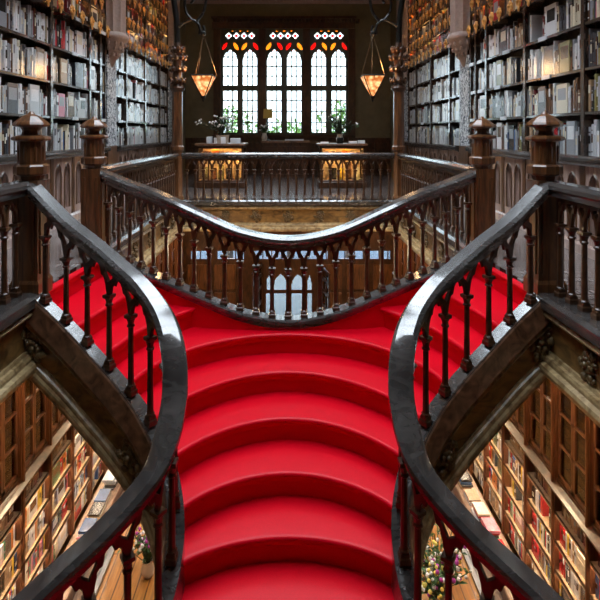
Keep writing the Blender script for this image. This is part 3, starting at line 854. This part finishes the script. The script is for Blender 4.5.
for side, s in ((-1,'left'),(1,'right')):
    wainscot(side, 3.0, 9.6, 'pale panelled dado with lancet recesses below the near %s bookcase' % s)
    wainscot(side, 10.2, 14.6, 'pale panelled dado with lancet recesses below the far %s bookcase' % s)
    bookcase(side, 'near', 'tall dark bookcase on the %s wall nearest the viewer' % s, [3.05,4.5,5.95,7.42,8.86,9.36,9.62], ROWS[:7], 4.9)
    bookcase(side, 'far', 'tall dark bookcase on the %s wall between the two stucco corbels' % s, [10.17,10.87,12.30,13.70,14.60], ROWS, 6.0)
    for yc, w_, lab in ((9.9,.25,'near'),(14.87,.24,'far')):
        r = thing('pilaster', (side*WX, yc, 0), 'grey carved pilaster with a fluted pink stucco corbel above, %s %s wall' % (lab, s), 'pilaster')
        b = MB(); b.bevbox(-WX-.36, -WX+.015, yc-w_, yc+w_, 1.17, 2.95, .01)
        ymap(b, side).build('carved_strip', M['relief'], r)
        b = MB(); b.bevbox(-WX-.3, -WX+.03, yc-w_, yc+w_, 0.0, 1.17, .01); ymap(b, side).build('base', M['wains_dark'], r)
        b = MB()       # fluted half shaft
        def ring(R_, z):
            o = []
            for i in range(48):
                a = 2*PI*i/48; q = R_*(1-.10*abs(math.sin(a*6)))
                o.append((-WX-.02+q*math.cos(a), yc+q*math.sin(a)*1.05, z))
            return o
        b.loft([ring(.30,3.36), ring(.30,TOP)])
        for v in b.v: v.x = max(v.x, -WX+.012)
        ymap(b, side).build('fluted_shaft', M['plaster'], r, 30)
        b = MB()
        prof = [(.05,2.74),(.09,2.80),(.11,2.86),(.16,2.92),(.14,2.96),(.20,3.02),(.25,3.10),(.30,3.2),(.34,3.26),(.36,3.29),(.36,3.33),(.33,3.37),(.3,3.40)]
        b.lathe(prof, 16, (-WX-.02,yc,0))
        for z, rr in ((2.98,.17),(3.08,.24),(3.18,.29)):
            for i in range(14): a = 2*PI*i/14; b.ball((-WX-.02+rr*math.cos(a), yc+rr*math.sin(a), z), .034, 6, 4, sz=1.4)
        for v in b.v: v.x = max(v.x, -WX+.012)
        ymap(b, side).build('corbel', M['plaster'], r, 40)
b = MB()

# ------------------------------------------------------------------ ground floor cases
GY = [4.25+.75*i for i in range(17)]       # posts
LZ = -3.15
GROWS = [-4.95,-4.58,-4.21,-3.84]
for side, s in ((-1,'left'),(1,'right')):
    rs = random.Random(40+side)
    r = thing('bookcase', (side*WX, 10, GZ), 'long ground floor bookcase with glazed doors above open lit shelves, %s side' % s, 'bookcase', 'ground floor bookcases')
    b = MB(); b.box(-WX-.42, -WX-.38, GY[0], GY[-1], GZ, -.6); ymap(b, side).build('back_panel', M['beige'], r)
    for k, y in enumerate(GY):
        b = MB(); b.bevbox(-WX-.06, -WX+.05, y-.03, y+.03, GZ, -.6, .01)
        b.lathe([(.02,GZ+.33),(.02,-.62)], 8, (-WX+.06, y, 0)); ymap(b, side).build('post', M['postg'], r)
        b = MB(); b.box(-WX-.38, -WX-.06, y-.015, y+.015, GZ+.3, LZ); ymap(b, side).build('divider', M['beige'], r)
    for z in GROWS + [-3.46]:
        b = MB(); b.bevbox(-WX-.38, -WX-.0, GY[0], GY[-1], z-.03, z, .004); ymap(b, side).build('shelf', M['beige'], r)
    for z in (-3.46,-3.84,-4.21,-4.58):
        b = MB(); b.box(-WX-.005, -WX+.045, GY[0], GY[-1], z-.022, z+.002); b.box(-WX+.033, -WX+.045, GY[0], GY[-1], z-.05, z+.002); ymap(b, side).build('shelf_lip', M['beige'], r)
    b = MB(); b.sweep([(-WX,GY[0],0),(-WX,GY[-1],0)], [(-.36,LZ-.06),(.02,LZ-.06),(.05,LZ-.03),(.10,LZ-.01),(.12,LZ+.02),(.12,LZ+.04),(.08,LZ+.06),(.03,LZ+.09),(.03,LZ+.13),(-.36,LZ+.13)])
    ymap(b, side).build('ledge', M['wood'], r)
    b = MB(); b.sweep([(-WX,GY[0],0),(-WX,GY[-1],0)], [(-.4,-.9),(.04,-.9),(.08,-.84),(.1,-.62),(-.4,-.62)]); ymap(b, side).build('cornice', M['postg'], r)
    for y0, y1 in zip(GY, GY[1:]):
        m_ = (y0+y1)/2
        for a, c in ((y0+.04, m_-.004),(m_+.004, y1-.04)):
            dm = MB(); z0, z1 = LZ+.14, -.92
            dm.box(-WX-.03,-WX+.012,a,a+.035,z0,z1); dm.box(-WX-.03,-WX+.012,c-.035,c,z0,z1)
            dm.box(-WX-.03,-WX+.012,a,c,z0,z0+.05); dm.box(-WX-.03,-WX+.012,a,c,z1-.05,z1)
            z = z0+.44
            while z < z1-.1: dm.box(-WX-.025,-WX+.012,a,c,z-.014,z+.014); z += .42
            d = ymap(dm, side).build('door', M['postg'], r)
            g = MB(); g.box(-WX-.012,-WX-.006,a+.03,c-.03,z0+.04,z1-.04); ymap(g, side).build('pane', M['glass_case'], d)
    for z in (-2.58,-2.16,-1.74,-1.34):
        b = MB(); b.box(-WX-.38, -WX-.05, GY[0], GY[-1], z-.025, z); ymap(b, side).build('inner_shelf', M['case'], r)
        b = MB(); b.box(-WX-.044,-WX-.030, 4.5, 12.0, z-.033, z-.026); ymap(b, side).build('light_strip', M['glazed_fill'], r)  # strips added under the inner shelves to brighten the books behind glass
    ORD = ['first','second','third','fourth','fifth','sixth','seventh','eighth','ninth','tenth','eleventh','twelfth','thirteenth','fourteenth','fifteenth','sixteenth']
    for i, (y0, y1) in enumerate(zip(GY, GY[1:])):
        for k, z in enumerate(GROWS):
            fill_row(rs, side, 'ground', k, i, ORD[i]+' bay', y0+.03, y1-.03, z, .315, WX-.0, GRC, w=(.02,.055), hr=(.7,.97), faceout=.06, gap=.03)
        fill_row(rs, side, 'ground', 4, i, ORD[i]+' bay', y0+.045, y1-.045, -3.46, .24, WX+.012, LEATH, w=(.05,.09), hr=(.85,.95), faceout=0, gap=0)
        for k, z in enumerate((LZ+.13,-2.58,-2.16,-1.74,-1.34)):
            fill_row(rs, side, 'glazed', k, i, ORD[i]+' bay', y0+.05, y1-.05, z, .38, WX+.045, UPC+GRC, w=(.04,.09), faceout=.35)
    for z in (-3.51, -3.89, -4.26, -4.63):
        b = MB(); b.box(-WX+.012,-WX+.026, 5.0, 12.0, z+.018, z+.026); ymap(b, side).build('light_strip', M['strip_w'], r)
    b = MB(); b.box(-WX-.09,-WX-.07, 5.0, 12.0, -.935, -.925); ymap(b, side).build('light_strip', M['strip_w'], r)  # another added strip, brightening the glazed cases from their top
    # low counter in front
    r2 = thing('counter', (side*3.1, 10, GZ), 'low wooden display counter along the foot of the ground floor %s bookcase' % s, 'counter')
    b = MB(); b.box(-WX+.06, -3.10, 5.6, 13.0, GZ, GZ+.27); ymap(b, side).build('plinth', M['postg'], r2)
    b = MB(); b.bevbox(-WX+.06, -3.05, 5.55, 13.05, GZ+.27, GZ+.32, .01); ymap(b, side).build('top', M['counter'], r2)
    b = MB(); b.box(-2.87,-2.80,4.0,14.0,GZ,GZ+.035); b.box(-2.885,-2.87,4.0,14.0,GZ,GZ+.05); b.box(-2.80,-2.785,4.0,14.0,GZ,GZ+.05)
    o = ymap(b, side).build('floor_track', plain('grey_steel', (.20,.21,.24), .3, .8)); tag(o, 'grey metal cart track let into the ground floor boards, %s side' % s, 'track')
    b = MB(); b.box(-3.4,-2.885,4.0,14.0,GZ,GZ+.012); struct(ymap(b, side), 'floor_border_' + s, M['counter'])

# ------------------------------------------------------------------ books: the largest in view are objects, the rest one mass
def px(x, y, z): return 288+500*x/y, 132+500*(EYE-z)/y
def in_tri(p, a, b_, c):
    def s(u, v, w): return (u[0]-w[0])*(v[1]-w[1])-(v[0]-w[0])*(u[1]-w[1])
    d1, d2, d3 = s(p,a,b_), s(p,b_,c), s(p,c,a)
    return not (((d1 < 0) or (d2 < 0) or (d3 < 0)) and ((d1 > 0) or (d2 > 0) or (d3 > 0)))
def bk_mesh(kind):
    b = MB()
    sec = [(-1,-.5),(-.08,-.5),(-.02,-.34),(0,0),(-.02,.34),(-.08,.5),(-1,.5)] if kind != 'face' else [(-1,-.5),(0,-.5),(0,.5),(-1,.5)]
    n = len(sec)
    b.add([(x,y,z) for z in (0,1) for x,y in sec], [(i,(i+1)%n,n+(i+1)%n,n+i) for i in range(n)] + [tuple(range(n))[::-1]], 0)
    b.add([(x,y,1) for x,y in sec], [tuple(range(n))], 1)
    def band(z0, z1, mi=2):
        if kind == 'face': b.box(.0,.012,-.38,.38,z0,z1,mi)
        else: b.add([(-.02+.008,-.36,z0),(.012,0,z0),(-.02+.008,.36,z0),(-.02+.008,-.36,z1),(.012,0,z1),(-.02+.008,.36,z1)], [(0,1,4,3),(1,2,5,4)], mi)
    if kind == 'title': band(.58,.84)
    if kind == 'bands': band(.12,.15); band(.80,.83); band(.42,.70)
    if kind == 'face': band(.45,.85)
    if kind == 'plain': band(.06,.12)
    return mesh_only(b, 'book', [M['page']]*3)
BK = {k: bk_mesh(k) for k in ('title','bands','plain','face')}
cand = []
pos_in_row = {}
for i, q in enumerate(BOOKS):
    side, zone, row, bay, bname, y, z, t, dp, h, face, c, tilt, xf = q
    key = (side, zone, row, bay)
    pos_in_row.setdefault(key, []).append(i)
    x = side*xf; yc = y+t/2
    if yc < 1: continue
    u, v = px(x, yc, z+h*.5)
    ok = 1 < u < 599 and 1 < v < 600
    if zone == 'ground':
        uu = u if side == -1 else 576-u
        ok = ok and in_tri((uu,v), (-40,425),(38,372),(125,480)) or in_tri((uu,v), (-40,425),(125,478),(8,598))
        ok = ok and v < 600 and 1 < u < 599
    elif zone == 'glazed': ok = False
    else: ok = ok and v < 150
    if ok:
        a = abs(500*x/y-500*x/(y+t))*(500*h/yc)
        if zone == 'ground': a *= .8
        cand.append((a, i))
cand.sort(reverse=True)
chosen = {i for _, i in cand[:232]}
NUM = ['first','second','third','fourth','fifth','sixth','seventh','eighth','ninth','tenth','eleventh','twelfth','thirteenth','fourteenth','fifteenth','sixteenth','seventeenth','eighteenth','nineteenth','twentieth']
def num(k):
    if k < 20: return NUM[k]
    return ('twenty-','thirty-','forty-')[(k+1)//10-2]+NUM[(k+1)%10-1] if (k+1) % 10 else ('','','thirtieth','fortieth')[(k+1)//10-1]
SHN = ['lowest shelf','second shelf up','third shelf up','fourth shelf up','fifth shelf up','sixth shelf up','seventh shelf up','eighth shelf up','ninth shelf up']
mass = MB(); mcols = list(BOOKC); rb = random.Random(99)
for key, ids in pos_in_row.items():
    for k, i in enumerate(ids):
        side, zone, row, bay, bname, y, z, t, dp, h, face, c, tilt, xf = BOOKS[i]
        s = 'left' if side == -1 else 'right'
        if i in chosen:
            kd = 'face' if face else rb.choice(['title','bands','plain','title'])
            c2 = rb.choice([q for q in ('white','cream','black','grey','brown') if q != c])
            o = bpy.data.objects.new('book', BK[kd]); COL.objects.link(o)
            o.location = (side*xf, y+t/2, z); o.scale = (dp, t, h); o.rotation_euler = (0,0,0 if side == -1 else PI)
            o.material_slots[0].link = 'OBJECT'; o.material_slots[0].material = BM[c]
            o.material_slots[2].link = 'OBJECT'; o.material_slots[2].material = BM[c2]
            sz = 'face-out' if face else ('slim' if t < .04 else 'thick' if t > .058 else 'plain')
            if zone == 'near':
                lab = '%s %s book %s from window end, %s, %s, near %s' % (sz, c, num(len(ids)-1-k), SHN[row].replace(' up',''), bname.replace(' the pilaster',' pilaster').replace('from pilaster','').strip(), s)
                g = 'books in the near %s upper bookcase' % s
            elif zone == 'far':
                lab = '%s %s book %s from viewer, %s, %s, far %s' % (sz, c, num(k), SHN[row].replace(' up',''), bname.replace('the ','').replace(' from pilaster',''), s)
                g = 'books in the far %s upper bookcase' % s
            else:
                lab = '%s %s book, %s from viewer, %s, %s, ground floor %s' % (sz, c, num(k), SHN[row], bname, s)
                g = 'books in the ground floor %s bookcase' % s
            tag(o, lab, 'book', g); WL[o.name] = o.location
        else:
            mi = mcols.index(c); x0, x1 = sorted((side*xf, side*(xf+dp)))
            mass.box(x0, x1, y, y+t, z, z+h, mi)
            if rb.random() < .55:
                xa, xb = sorted((side*xf, side*(xf-.003))); c2 = rb.choice(['white','cream','black','grey','brown'])
                zz0 = z+h*rb.uniform(.35,.6); mass.box(xa, xb, y+t*.12, y+t*.88, zz0, zz0+h*rb.uniform(.08,.28), mcols.index(c2))
if mass.v:
    o = mass.build('books', [BM[c] for c in mcols]); tag(o, 'many further book spines filling the rest of the shelves', 'books', None, 'stuff')

# ------------------------------------------------------------------ lit display cabinets and what stands on them
def cabinet(x0, x1, y0, y1, label, seed):
    r = thing('display_cabinet', ((x0+x1)/2, (y0+y1)/2, 0), label, 'display cabinet', None)
    b = MB(); b.bevbox(x0-.03, x1+.03, y0-.03, y1+.03, 0, .16, .01); b.bevbox(x0, x1, y0, y1, .16, .20); b.build('plinth', M['wood'], r)
    b = MB()
    for x in (x0, x1-.05):
        for y in (y0, y1-.05): b.box(x, x+.05, y, y+.05, .2, 1.10)
    n = 4
    for i in range(1, n): x = x0+(x1-x0)*i/n; b.box(x-.015, x+.015, y0, y0+.03, .2, .86)
    b.box(x0, x1, y0, y0+.04, .84, .90); b.box(x0, x1, y1-.04, y1, .84, .90); b.box(x0, x0+.04, y0, y1, .84, .90); b.box(x1-.04, x1, y0, y1, .84, .90)
    b.build('frame', M['wood'], r)
    b = MB(); b.box(x0+.02, x1-.02, y0+.02, y1-.02, .855, .875); b.build('shelf', M['beige'], r)
    b = MB(); b.box(x0+.03, x1-.03, y1-.06, y1-.045, .2, 1.08); b.build('back_panel', M['beige'], r)
    b = MB(); b.bevbox(x0-.05, x1+.05, y0-.05, y1+.05, 1.09, 1.15, .012); b.build('top', M['cap'], r)
    b = MB(); b.box(x0+.01, x1-.01, y0+.008, y0+.013, .2, 1.09); b.build('pane', M['glass_case'], r)
    b = MB(); b.box(x0+.008, x0+.013, y0+.02, y1-.02, .2, 1.09); b.box(x1-.013, x1-.008, y0+.02, y1-.02, .2, 1.09); b.build('side_pane', M['glass_case'], r)
    b = MB(); b.box(x0+.06, x1-.06, y0+.06, y0+.09, .842, .852); b.box(x0+.06, x1-.06, y0+.06, y0+.08, 1.075, 1.085); b.build('light_strip', M['strip_c'], r)
    b = MB(); b.box(x0, x1, y0, y0+.02, 1.03, 1.09); b.box(x0, x0+.02, y0, y1, 1.03, 1.09); b.box(x1-.02, x1, y0, y1, 1.03, 1.09); b.build('top_rail', M['wood'], r)
    rr = random.Random(seed)
    w = (x1-x0-.2)/5
    for i in range(5):
        x = x0+.1+w*i; h = rr.uniform(.28,.5); c = rr.choice(['cream','yellow','white','tan','olive'] if i % 2 == 0 else ['black','red','green','orange','brown'])
        b = MB(); b.bevbox(x+.02, x+w-.03, y0+.22+.05*(i%2), y0+.28+.05*(i%2), .2, .2+h, .004)
        o = b.build('book', BM[c]); tag(o, '%s book standing upright inside the %s, %s from the left' % (c, 'left lit cabinet' if x0 < 0 else 'right lit cabinet', NUM[i]), 'book', 'books inside the lit cabinets')
    for i in range(4):
        x = x0+.12+(x1-x0-.24)*i/4; c = rr.choice(['cream','orange','brown','tan'])
        b = MB(); b.bevbox(x, x+.2, y0+.1, y0+.34, .876, .876+rr.uniform(.04,.12), .004)
        o = b.build('book', BM[c]); tag(o, '%s book lying in the top tray of the %s, %s from left' % (c, 'left lit cabinet' if x0 < 0 else 'right lit cabinet', NUM[i]), 'book', 'books inside the lit cabinets')
    return r
cabinet(-2.35,-1.15,12.9,13.75,'wooden glass cabinet glowing warm orange, left of the upstairs window', 3)
cabinet(.82,2.0,12.9,13.75,'wooden glass cabinet glowing warm orange, right of the upstairs window', 8)
def bouquet(b, bl, c, n, rad, up, rr, blossoms, leafL=.1, petals=3):
    c = Vector(c)
    for i in range(n):
        d = Vector((rr.gauss(0,1)*rad, rr.gauss(0,1)*rad*.8, up*rr.uniform(.5,1.15)))
        tip = c + d; mid = c + d*.5 + Vector((0,0,.06))
        b.tube([c, mid, tip], .006, 4, 0)
        for k in range(5):
            p = c.lerp(tip, rr.uniform(.35,1)); b.leaf(p, (rr.gauss(0,1),rr.gauss(0,1),rr.uniform(-.2,.8)), leafL*rr.uniform(.7,1.2), leafL*.45, 0)
        if rr.random() < blossoms:
            for k in range(petals): bl.ball(tip+Vector((rr.gauss(0,.03),rr.gauss(0,.03),rr.gauss(0,.03))), rr.uniform(.018,.032), 6, 4, rr.randrange(0,9))
def vase_of(name, loc, label, kind, n, rad, up, blossoms, leafmat, petmats, seed, leafL=.1):
    rr = random.Random(seed); x, y, z = loc
    r = thing(name, loc, label, 'flowers')
    b = MB()
    if kind == 'box': b.loft([[(x+sx*w,y+sy*w,z+h) for sx,sy in ((-1,-1),(1,-1),(1,1),(-1,1))] for w,h in ((.13,0),(.15,.2),(.16,.22),(.13,.22),(.12,.18))])
    else: b.lathe([(.06,0),(.09,.05),(.10,.12),(.07,.2),(.085,.25),(.07,.25),(.055,.2)], 12, loc)
    b.build('vase', M['ceramic'], r, 40)
    f = MB(); bl = MB(); bouquet(f, bl, (x,y,z+.17), n, rad, up, rr, blossoms, leafL)
    f.build('foliage', leafmat, r)
    if bl.v:
        bl.m = [i % len(petmats) for i in bl.m]; bl.build('blossoms', petmats, r)
vase_of('flower_arrangement', (-1.72,13.2,1.15), 'white blossom branches in a pale box planter on left cabinet', 'box', 26, .22, .5, .9, M['leaf_dark'], [M['petal']], 1, .13)
vase_of('flower_arrangement', (1.38,13.3,1.15), 'dark leafy bouquet with few pale flowers on right cabinet', 'vase', 34, .18, .5, .5, M['leaf_dark'], [M['petal'],M['leaf'],M['leaf_dark']], 2, .15)
def on_top(name, x0, x1, y0, y1, z0, z1, mt, label, cat, group=None):
    b = MB(); b.bevbox(x0, x1, y0, y1, z0, z1, .006); o = b.build(name, mt); return tag(o, label, cat, group)
on_top('leaflet_box', -2.12,-1.98, 13.0,13.14, 1.15,1.33, M['acryl'], 'clear acrylic box at the left end of left cabinet top', 'box')
on_top('leaflet_box', -1.93,-1.86, 13.02,13.12, 1.15,1.30, M['white'], 'small white box beside clear box on left cabinet', 'box')
on_top('card_stand', -1.74,-1.62, 12.95,12.98, 1.15,1.32, M['white'], 'white card standing before planter on the left cabinet', 'card')
on_top('leaflet_box', -1.5,-1.24, 13.0,13.25, 1.15,1.29, M['acryl'], 'wide clear box at the window end of left cabinet top', 'box')
for i, (a, c, lab) in enumerate(((.86,1.06,'leftmost'),(1.6,1.8,'third'),(1.84,2.0,'rightmost'))):
    on_top('booklet_pile', a, c, 13.0, 13.2, 1.15, 1.19+.02*i, M['white'], '%s low pile of white booklets on the right cabinet' % lab, 'booklets', 'booklet piles on right cabinet')
on_top('card_stand', 1.27,1.43, 12.95,12.98, 1.15,1.31, M['charc'] if 'charc' in M else M['iron'], 'dark card standing before vase on the right cabinet', 'card')
# console below the window
r = thing('console', (-.05, 16.2, 0), 'dark wooden console below the middle of the window', 'console')
b = MB(); b.bevbox(-.86,.70,15.9,16.5,1.10,1.17,.01); b.build('top', M['cap'], r)
b = MB(); b.box(-.8,.64,15.96,16.45,.1,1.1)
for i in range(3): b.bevbox(-.74+i*.46,-.34+i*.46,15.94,15.97,.25,1.0)
b.build('body', M['wood'], r)
b = MB(); b.box(-.82,.66,15.94,16.47,0,.1); b.build('plinth', M['wood'], r)
vase_of('potted_plant', (-.76,16.15,1.17), 'small pale flowering plant at the left end of the console', 'vase', 16, .10, .3, .7, M['leaf'], [M['petal']], 5, .1)
r = thing('table_lamp', (-.66,16.36,1.17), 'mustard shaded lamp on the console behind plant', 'lamp')
b = MB(); b.lathe([(.08,1.17),(.08,1.19),(.02,1.22),(.02,1.95)], 10, (-.66,16.36,0)); b.build('stand', M['iron'], r, 40)
b = MB(); b.lathe([(.15,1.9),(.13,2.2),(.125,2.2),(.145,1.9)], 4, (-.66,16.36,0), PI/4); b.build('lamp_shade', M['yellow'], r)
on_top('paper_tray', -.1,.5, 16.0,16.3, 1.17,1.22, M['acryl'], 'pale paper tray lying on the console', 'tray')
r = thing('wine_bottle', (.80,16.6,1.25), None, None); bpy.data.objects.remove(r)

# ------------------------------------------------------------------ ground floor front and entrance
b = MB()
DX = .09
def gsolid(x, z):
    u = x-DX
    for a, c in ((-.83,-.66),(-.58,-.10),(.02,.48),(.56,.72)):
        if a < u < c and GZ+.06 < z < -4.05: return False
        if lancet(u, z, (a+c)/2, (c-a)/2*.92 if c-a < .3 else (c-a)/2*.9, -3.93, -3.76, 1.0 if c-a > .3 else .4) and z < -3.35: return False
    for a, c in ((-1.25,1.25),(-2.5,-1.55),(1.55,2.5),(-3.4,-2.7),(2.7,3.4)):
        if a < u < c and -2.86 < z < -2.58 and abs(((u-a) % .31)-.155) < .14: return False
    return True
raster_sheet(b, -4.2, 4.2, GZ, -.55, YB, YB+.12, .03, gsolid)
struct(b, 'wall_entrance', M['wood'])
b = MB(); b.box(-1.0,1.2,YB+.05,YB+.056,GZ,-3.2); struct(b, 'window_5', M['door_glass'])
b = MB(); b.box(-4.0,4.0,YB+.05,YB+.056,-2.95,-2.4); struct(b, 'window_6', glass('blue_glass', (.42,.47,.53)))
b = MB()
for i in range(8):
    x = -3.4+i*.9
    if abs(x+.35) < 1.3 or abs(x+.35-DX) < 1.2: continue
    for z0, z1 in ((GZ+.2,-4.0),(-3.9,-3.05)): b.bevbox(x, x+.72, YB-.05, YB+.01, z0, z1, .02)
struct(b, 'trim_4', M['newel'])
for side, s in ((-1,'left'),(1,'right')):
    b = MB(); p0 = Vector((side*.98+DX, 16.95, 0)); p1 = Vector((side*1.22+DX, 15.7, 0))
    r = thing('porch_leaf', (p0.x, p0.y, GZ), 'open dark wooden porch leaf with small panes, %s of the entrance' % s, 'door leaf')
    t = (p1-p0).normalized(); n = Vector((t.y,-t.x,0))*.025; Ln = (p1-p0).length
    def bar(u0,u1,z0,z1):
        q = [p0+t*u0-n, p0+t*u1-n, p0+t*u1+n, p0+t*u0+n]
        b.loft([[tuple(v+Vector((0,0,z))) for v in q] for z in (z0,z1)])
    for u in (0, Ln/3, 2*Ln/3, Ln-.08): bar(u, u+.08, GZ, -3.0)
    for z in (GZ, -4.3, -3.8, -3.4, -3.1): bar(0, Ln, z, z+.1)
    b.build('frame', M['wood'], r)
    g = MB(); q = [p0-n*.1, p1-n*.1, p1+n*.1, p0+n*.1]; g.loft([[tuple(v+Vector((0,0,z))) for v in q] for z in (GZ+.08,-3.05)]); g.build('pane', M['glass_case'], r)
# flowers on the ground floor
vase_of('flower_arrangement', (2.13,7.05,GZ), 'big bright bouquet of purple, yellow and white flowers on ground floor right', 'vase', 60, .22, .62, .95, M['leaf'], [M['petal'],M['petal_p'],M['petal_y'],M['petal'],M['leaf']], 11, .12)
vase_of('flower_arrangement', (-2.13,7.6,GZ), 'white and lilac bouquet on the ground floor left, behind stair balusters', 'vase', 30, .16, .5, .9, M['leaf'], [M['petal'],M['petal'],M['petal_p']], 12, .1)
# book stacks on the counters
rs = random.Random(21)
for side, s in ((-1,'left'),(1,'right')):
    for k, y in enumerate([7.6+.38*q for q in range(8)]):
        z = GZ+.32; n = rs.randrange(2,5)
        for i in range(n):
            h = rs.uniform(.03,.06); c = pick(rs, [q for q in GRC if q[0] != 'white']); j = rs.uniform(-.02,.02)
            b = MB(); xc = -3.22+j; b.bevbox(xc-.10, xc+.10, y-.14+j, y+.14+j, z, z+h, .004)
            o = ymap(b, side).build('book', BM[c])
            tag(o, '%s book lying %s up in the %s pile from viewer, %s low counter' % (c, NUM[i], NUM[k], s), 'book', 'book piles on the low counters'); z += h

# ------------------------------------------------------------------ outside
b = MB(); b.box(-40,40,YB+.35,70,GZ-.3,GZ); struct(b, 'street', M['street'])
def tree(x, y, zc, R_, seed, label):
    rr = random.Random(seed); r = thing('tree', (x,y,GZ), label, 'tree', 'trees outside the window')
    b = MB(); b.tube([(x,y,GZ),(x+.05,y,(GZ+zc)/2),(x,y,zc)], .16, 8, taper=.5)
    for i in range(6): 
        a = rr.uniform(0,2*PI); b.tube([(x,y,zc-R_*.5),(x+R_*.7*math.cos(a),y+R_*.7*math.sin(a),zc+rr.uniform(-.2,.6)*R_)], .05, 5, taper=.4)
    b.build('trunk', M['bark'], r)
    f = MB()
    for i in range(700):
        v = Vector((rr.gauss(0,1),rr.gauss(0,1),rr.gauss(0,1))).normalized()*R_*rr.random()**.4
        f.leaf((x+v.x,y+v.y,zc+v.z*.8), (rr.gauss(0,1),rr.gauss(0,1),rr.gauss(0,1)), .3, .2)
    f.build('crown', M['leaf_out'], r)
tree(-2.9,25,1.4,1.7,1,'leafy tree outside the left light of the upstairs window')
tree(.1,27,1.0,1.5,2,'leafy tree outside the middle of the upstairs window')
tree(2.9,24,1.9,1.5,3,'leafy tree outside the right light of the upstairs window')

# ------------------------------------------------------------------ light
w = bpy.data.worlds.new('sky'); SC.world = w; w.use_nodes = True
bg = w.node_tree.nodes['Background']; bg.inputs['Color'].default_value = (.80,.90,1,1); bg.inputs['Strength'].default_value = 7.0
def portal(loc, rot, sx, sy):
    l = bpy.data.lights.new('daylight_portal','AREA'); l.shape = 'RECTANGLE'; l.size = sx; l.size_y = sy
    l.cycles.is_portal = True
    o = bpy.data.objects.new('daylight_portal', l); COL.objects.link(o); o.location = loc; o.rotation_euler = rot
portal((0,(SK[2]+SK[3])/2,TOP+.3),(0,0,0),SK[1]-SK[0],SK[3]-SK[2])
portal((WC,YB+.35,(WZ0+WZ1)/2),(-PI/2,0,0),2*WH,WZ1-WZ0)
portal((0,YB+.35,-3.6),(-PI/2,0,0),7,2.6)
def area(name, loc, rot, sx, sy, e, col):
    l = bpy.data.lights.new(name,'AREA'); l.shape = 'RECTANGLE'; l.size = sx; l.size_y = sy; l.energy = e; l.color = col
    o = bpy.data.objects.new(name, l); COL.objects.link(o); o.location = loc; o.rotation_euler = rot; return o
for side in (-1,1):       # lamps under the galleries, lighting the ground floor
    for y in (5.5,8.5,11.5,14.5):
        s_ = 'left' if side == -1 else 'right'
        x = side*2.75
        r = thing('ceiling_lamp', (x,y,-.7), 'round lamp on the ceiling below the %s gallery' % s_, 'lamp', 'ceiling lamps below the %s gallery' % s_)
        b = MB(); b.lathe([(.14,-.585),(.15,-.62),(.12,-.65)], 16, (x,y,0)); b.build('rim', M['iron'], r, 40)
        b = MB(); b.lathe([(.11,-.645),(.10,-.68),(.05,-.70)], 16, (x,y,0)); b.build('globe', M['bulb'], r, 60)
        l = bpy.data.lights.new('gallery_lamp','POINT'); l.energy = 48; l.color = (1,.74,.45); l.shadow_soft_size = .15
        o = bpy.data.objects.new('gallery_lamp', l); COL.objects.link(o); o.location = (x,y,-.9)

# ------------------------------------------------------------------ camera
cam = bpy.data.cameras.new('camera'); co = bpy.data.objects.new('camera', cam); COL.objects.link(co)
co.location = (0,0,EYE); co.rotation_euler = (PI/2,0,0)
cam.sensor_width = 36; cam.sensor_fit = 'HORIZONTAL'; cam.lens = 30
cam.shift_x = 12/600; cam.shift_y = -168/600; cam.clip_start = .05
SC.camera = co
SC.view_settings.view_transform = 'Standard'; SC.view_settings.look = 'None'
SC.view_settings.gamma = 1; SC.view_settings.use_curve_mapping = False
SC.view_settings.exposure = 0.9
SC.cycles.use_denoising = True
SC.cycles.max_bounces = 8; SC.cycles.diffuse_bounces = 4; SC.cycles.glossy_bounces = 4; SC.cycles.transparent_max_bounces = 16
SC.cycles.sample_clamp_indirect = 6.0
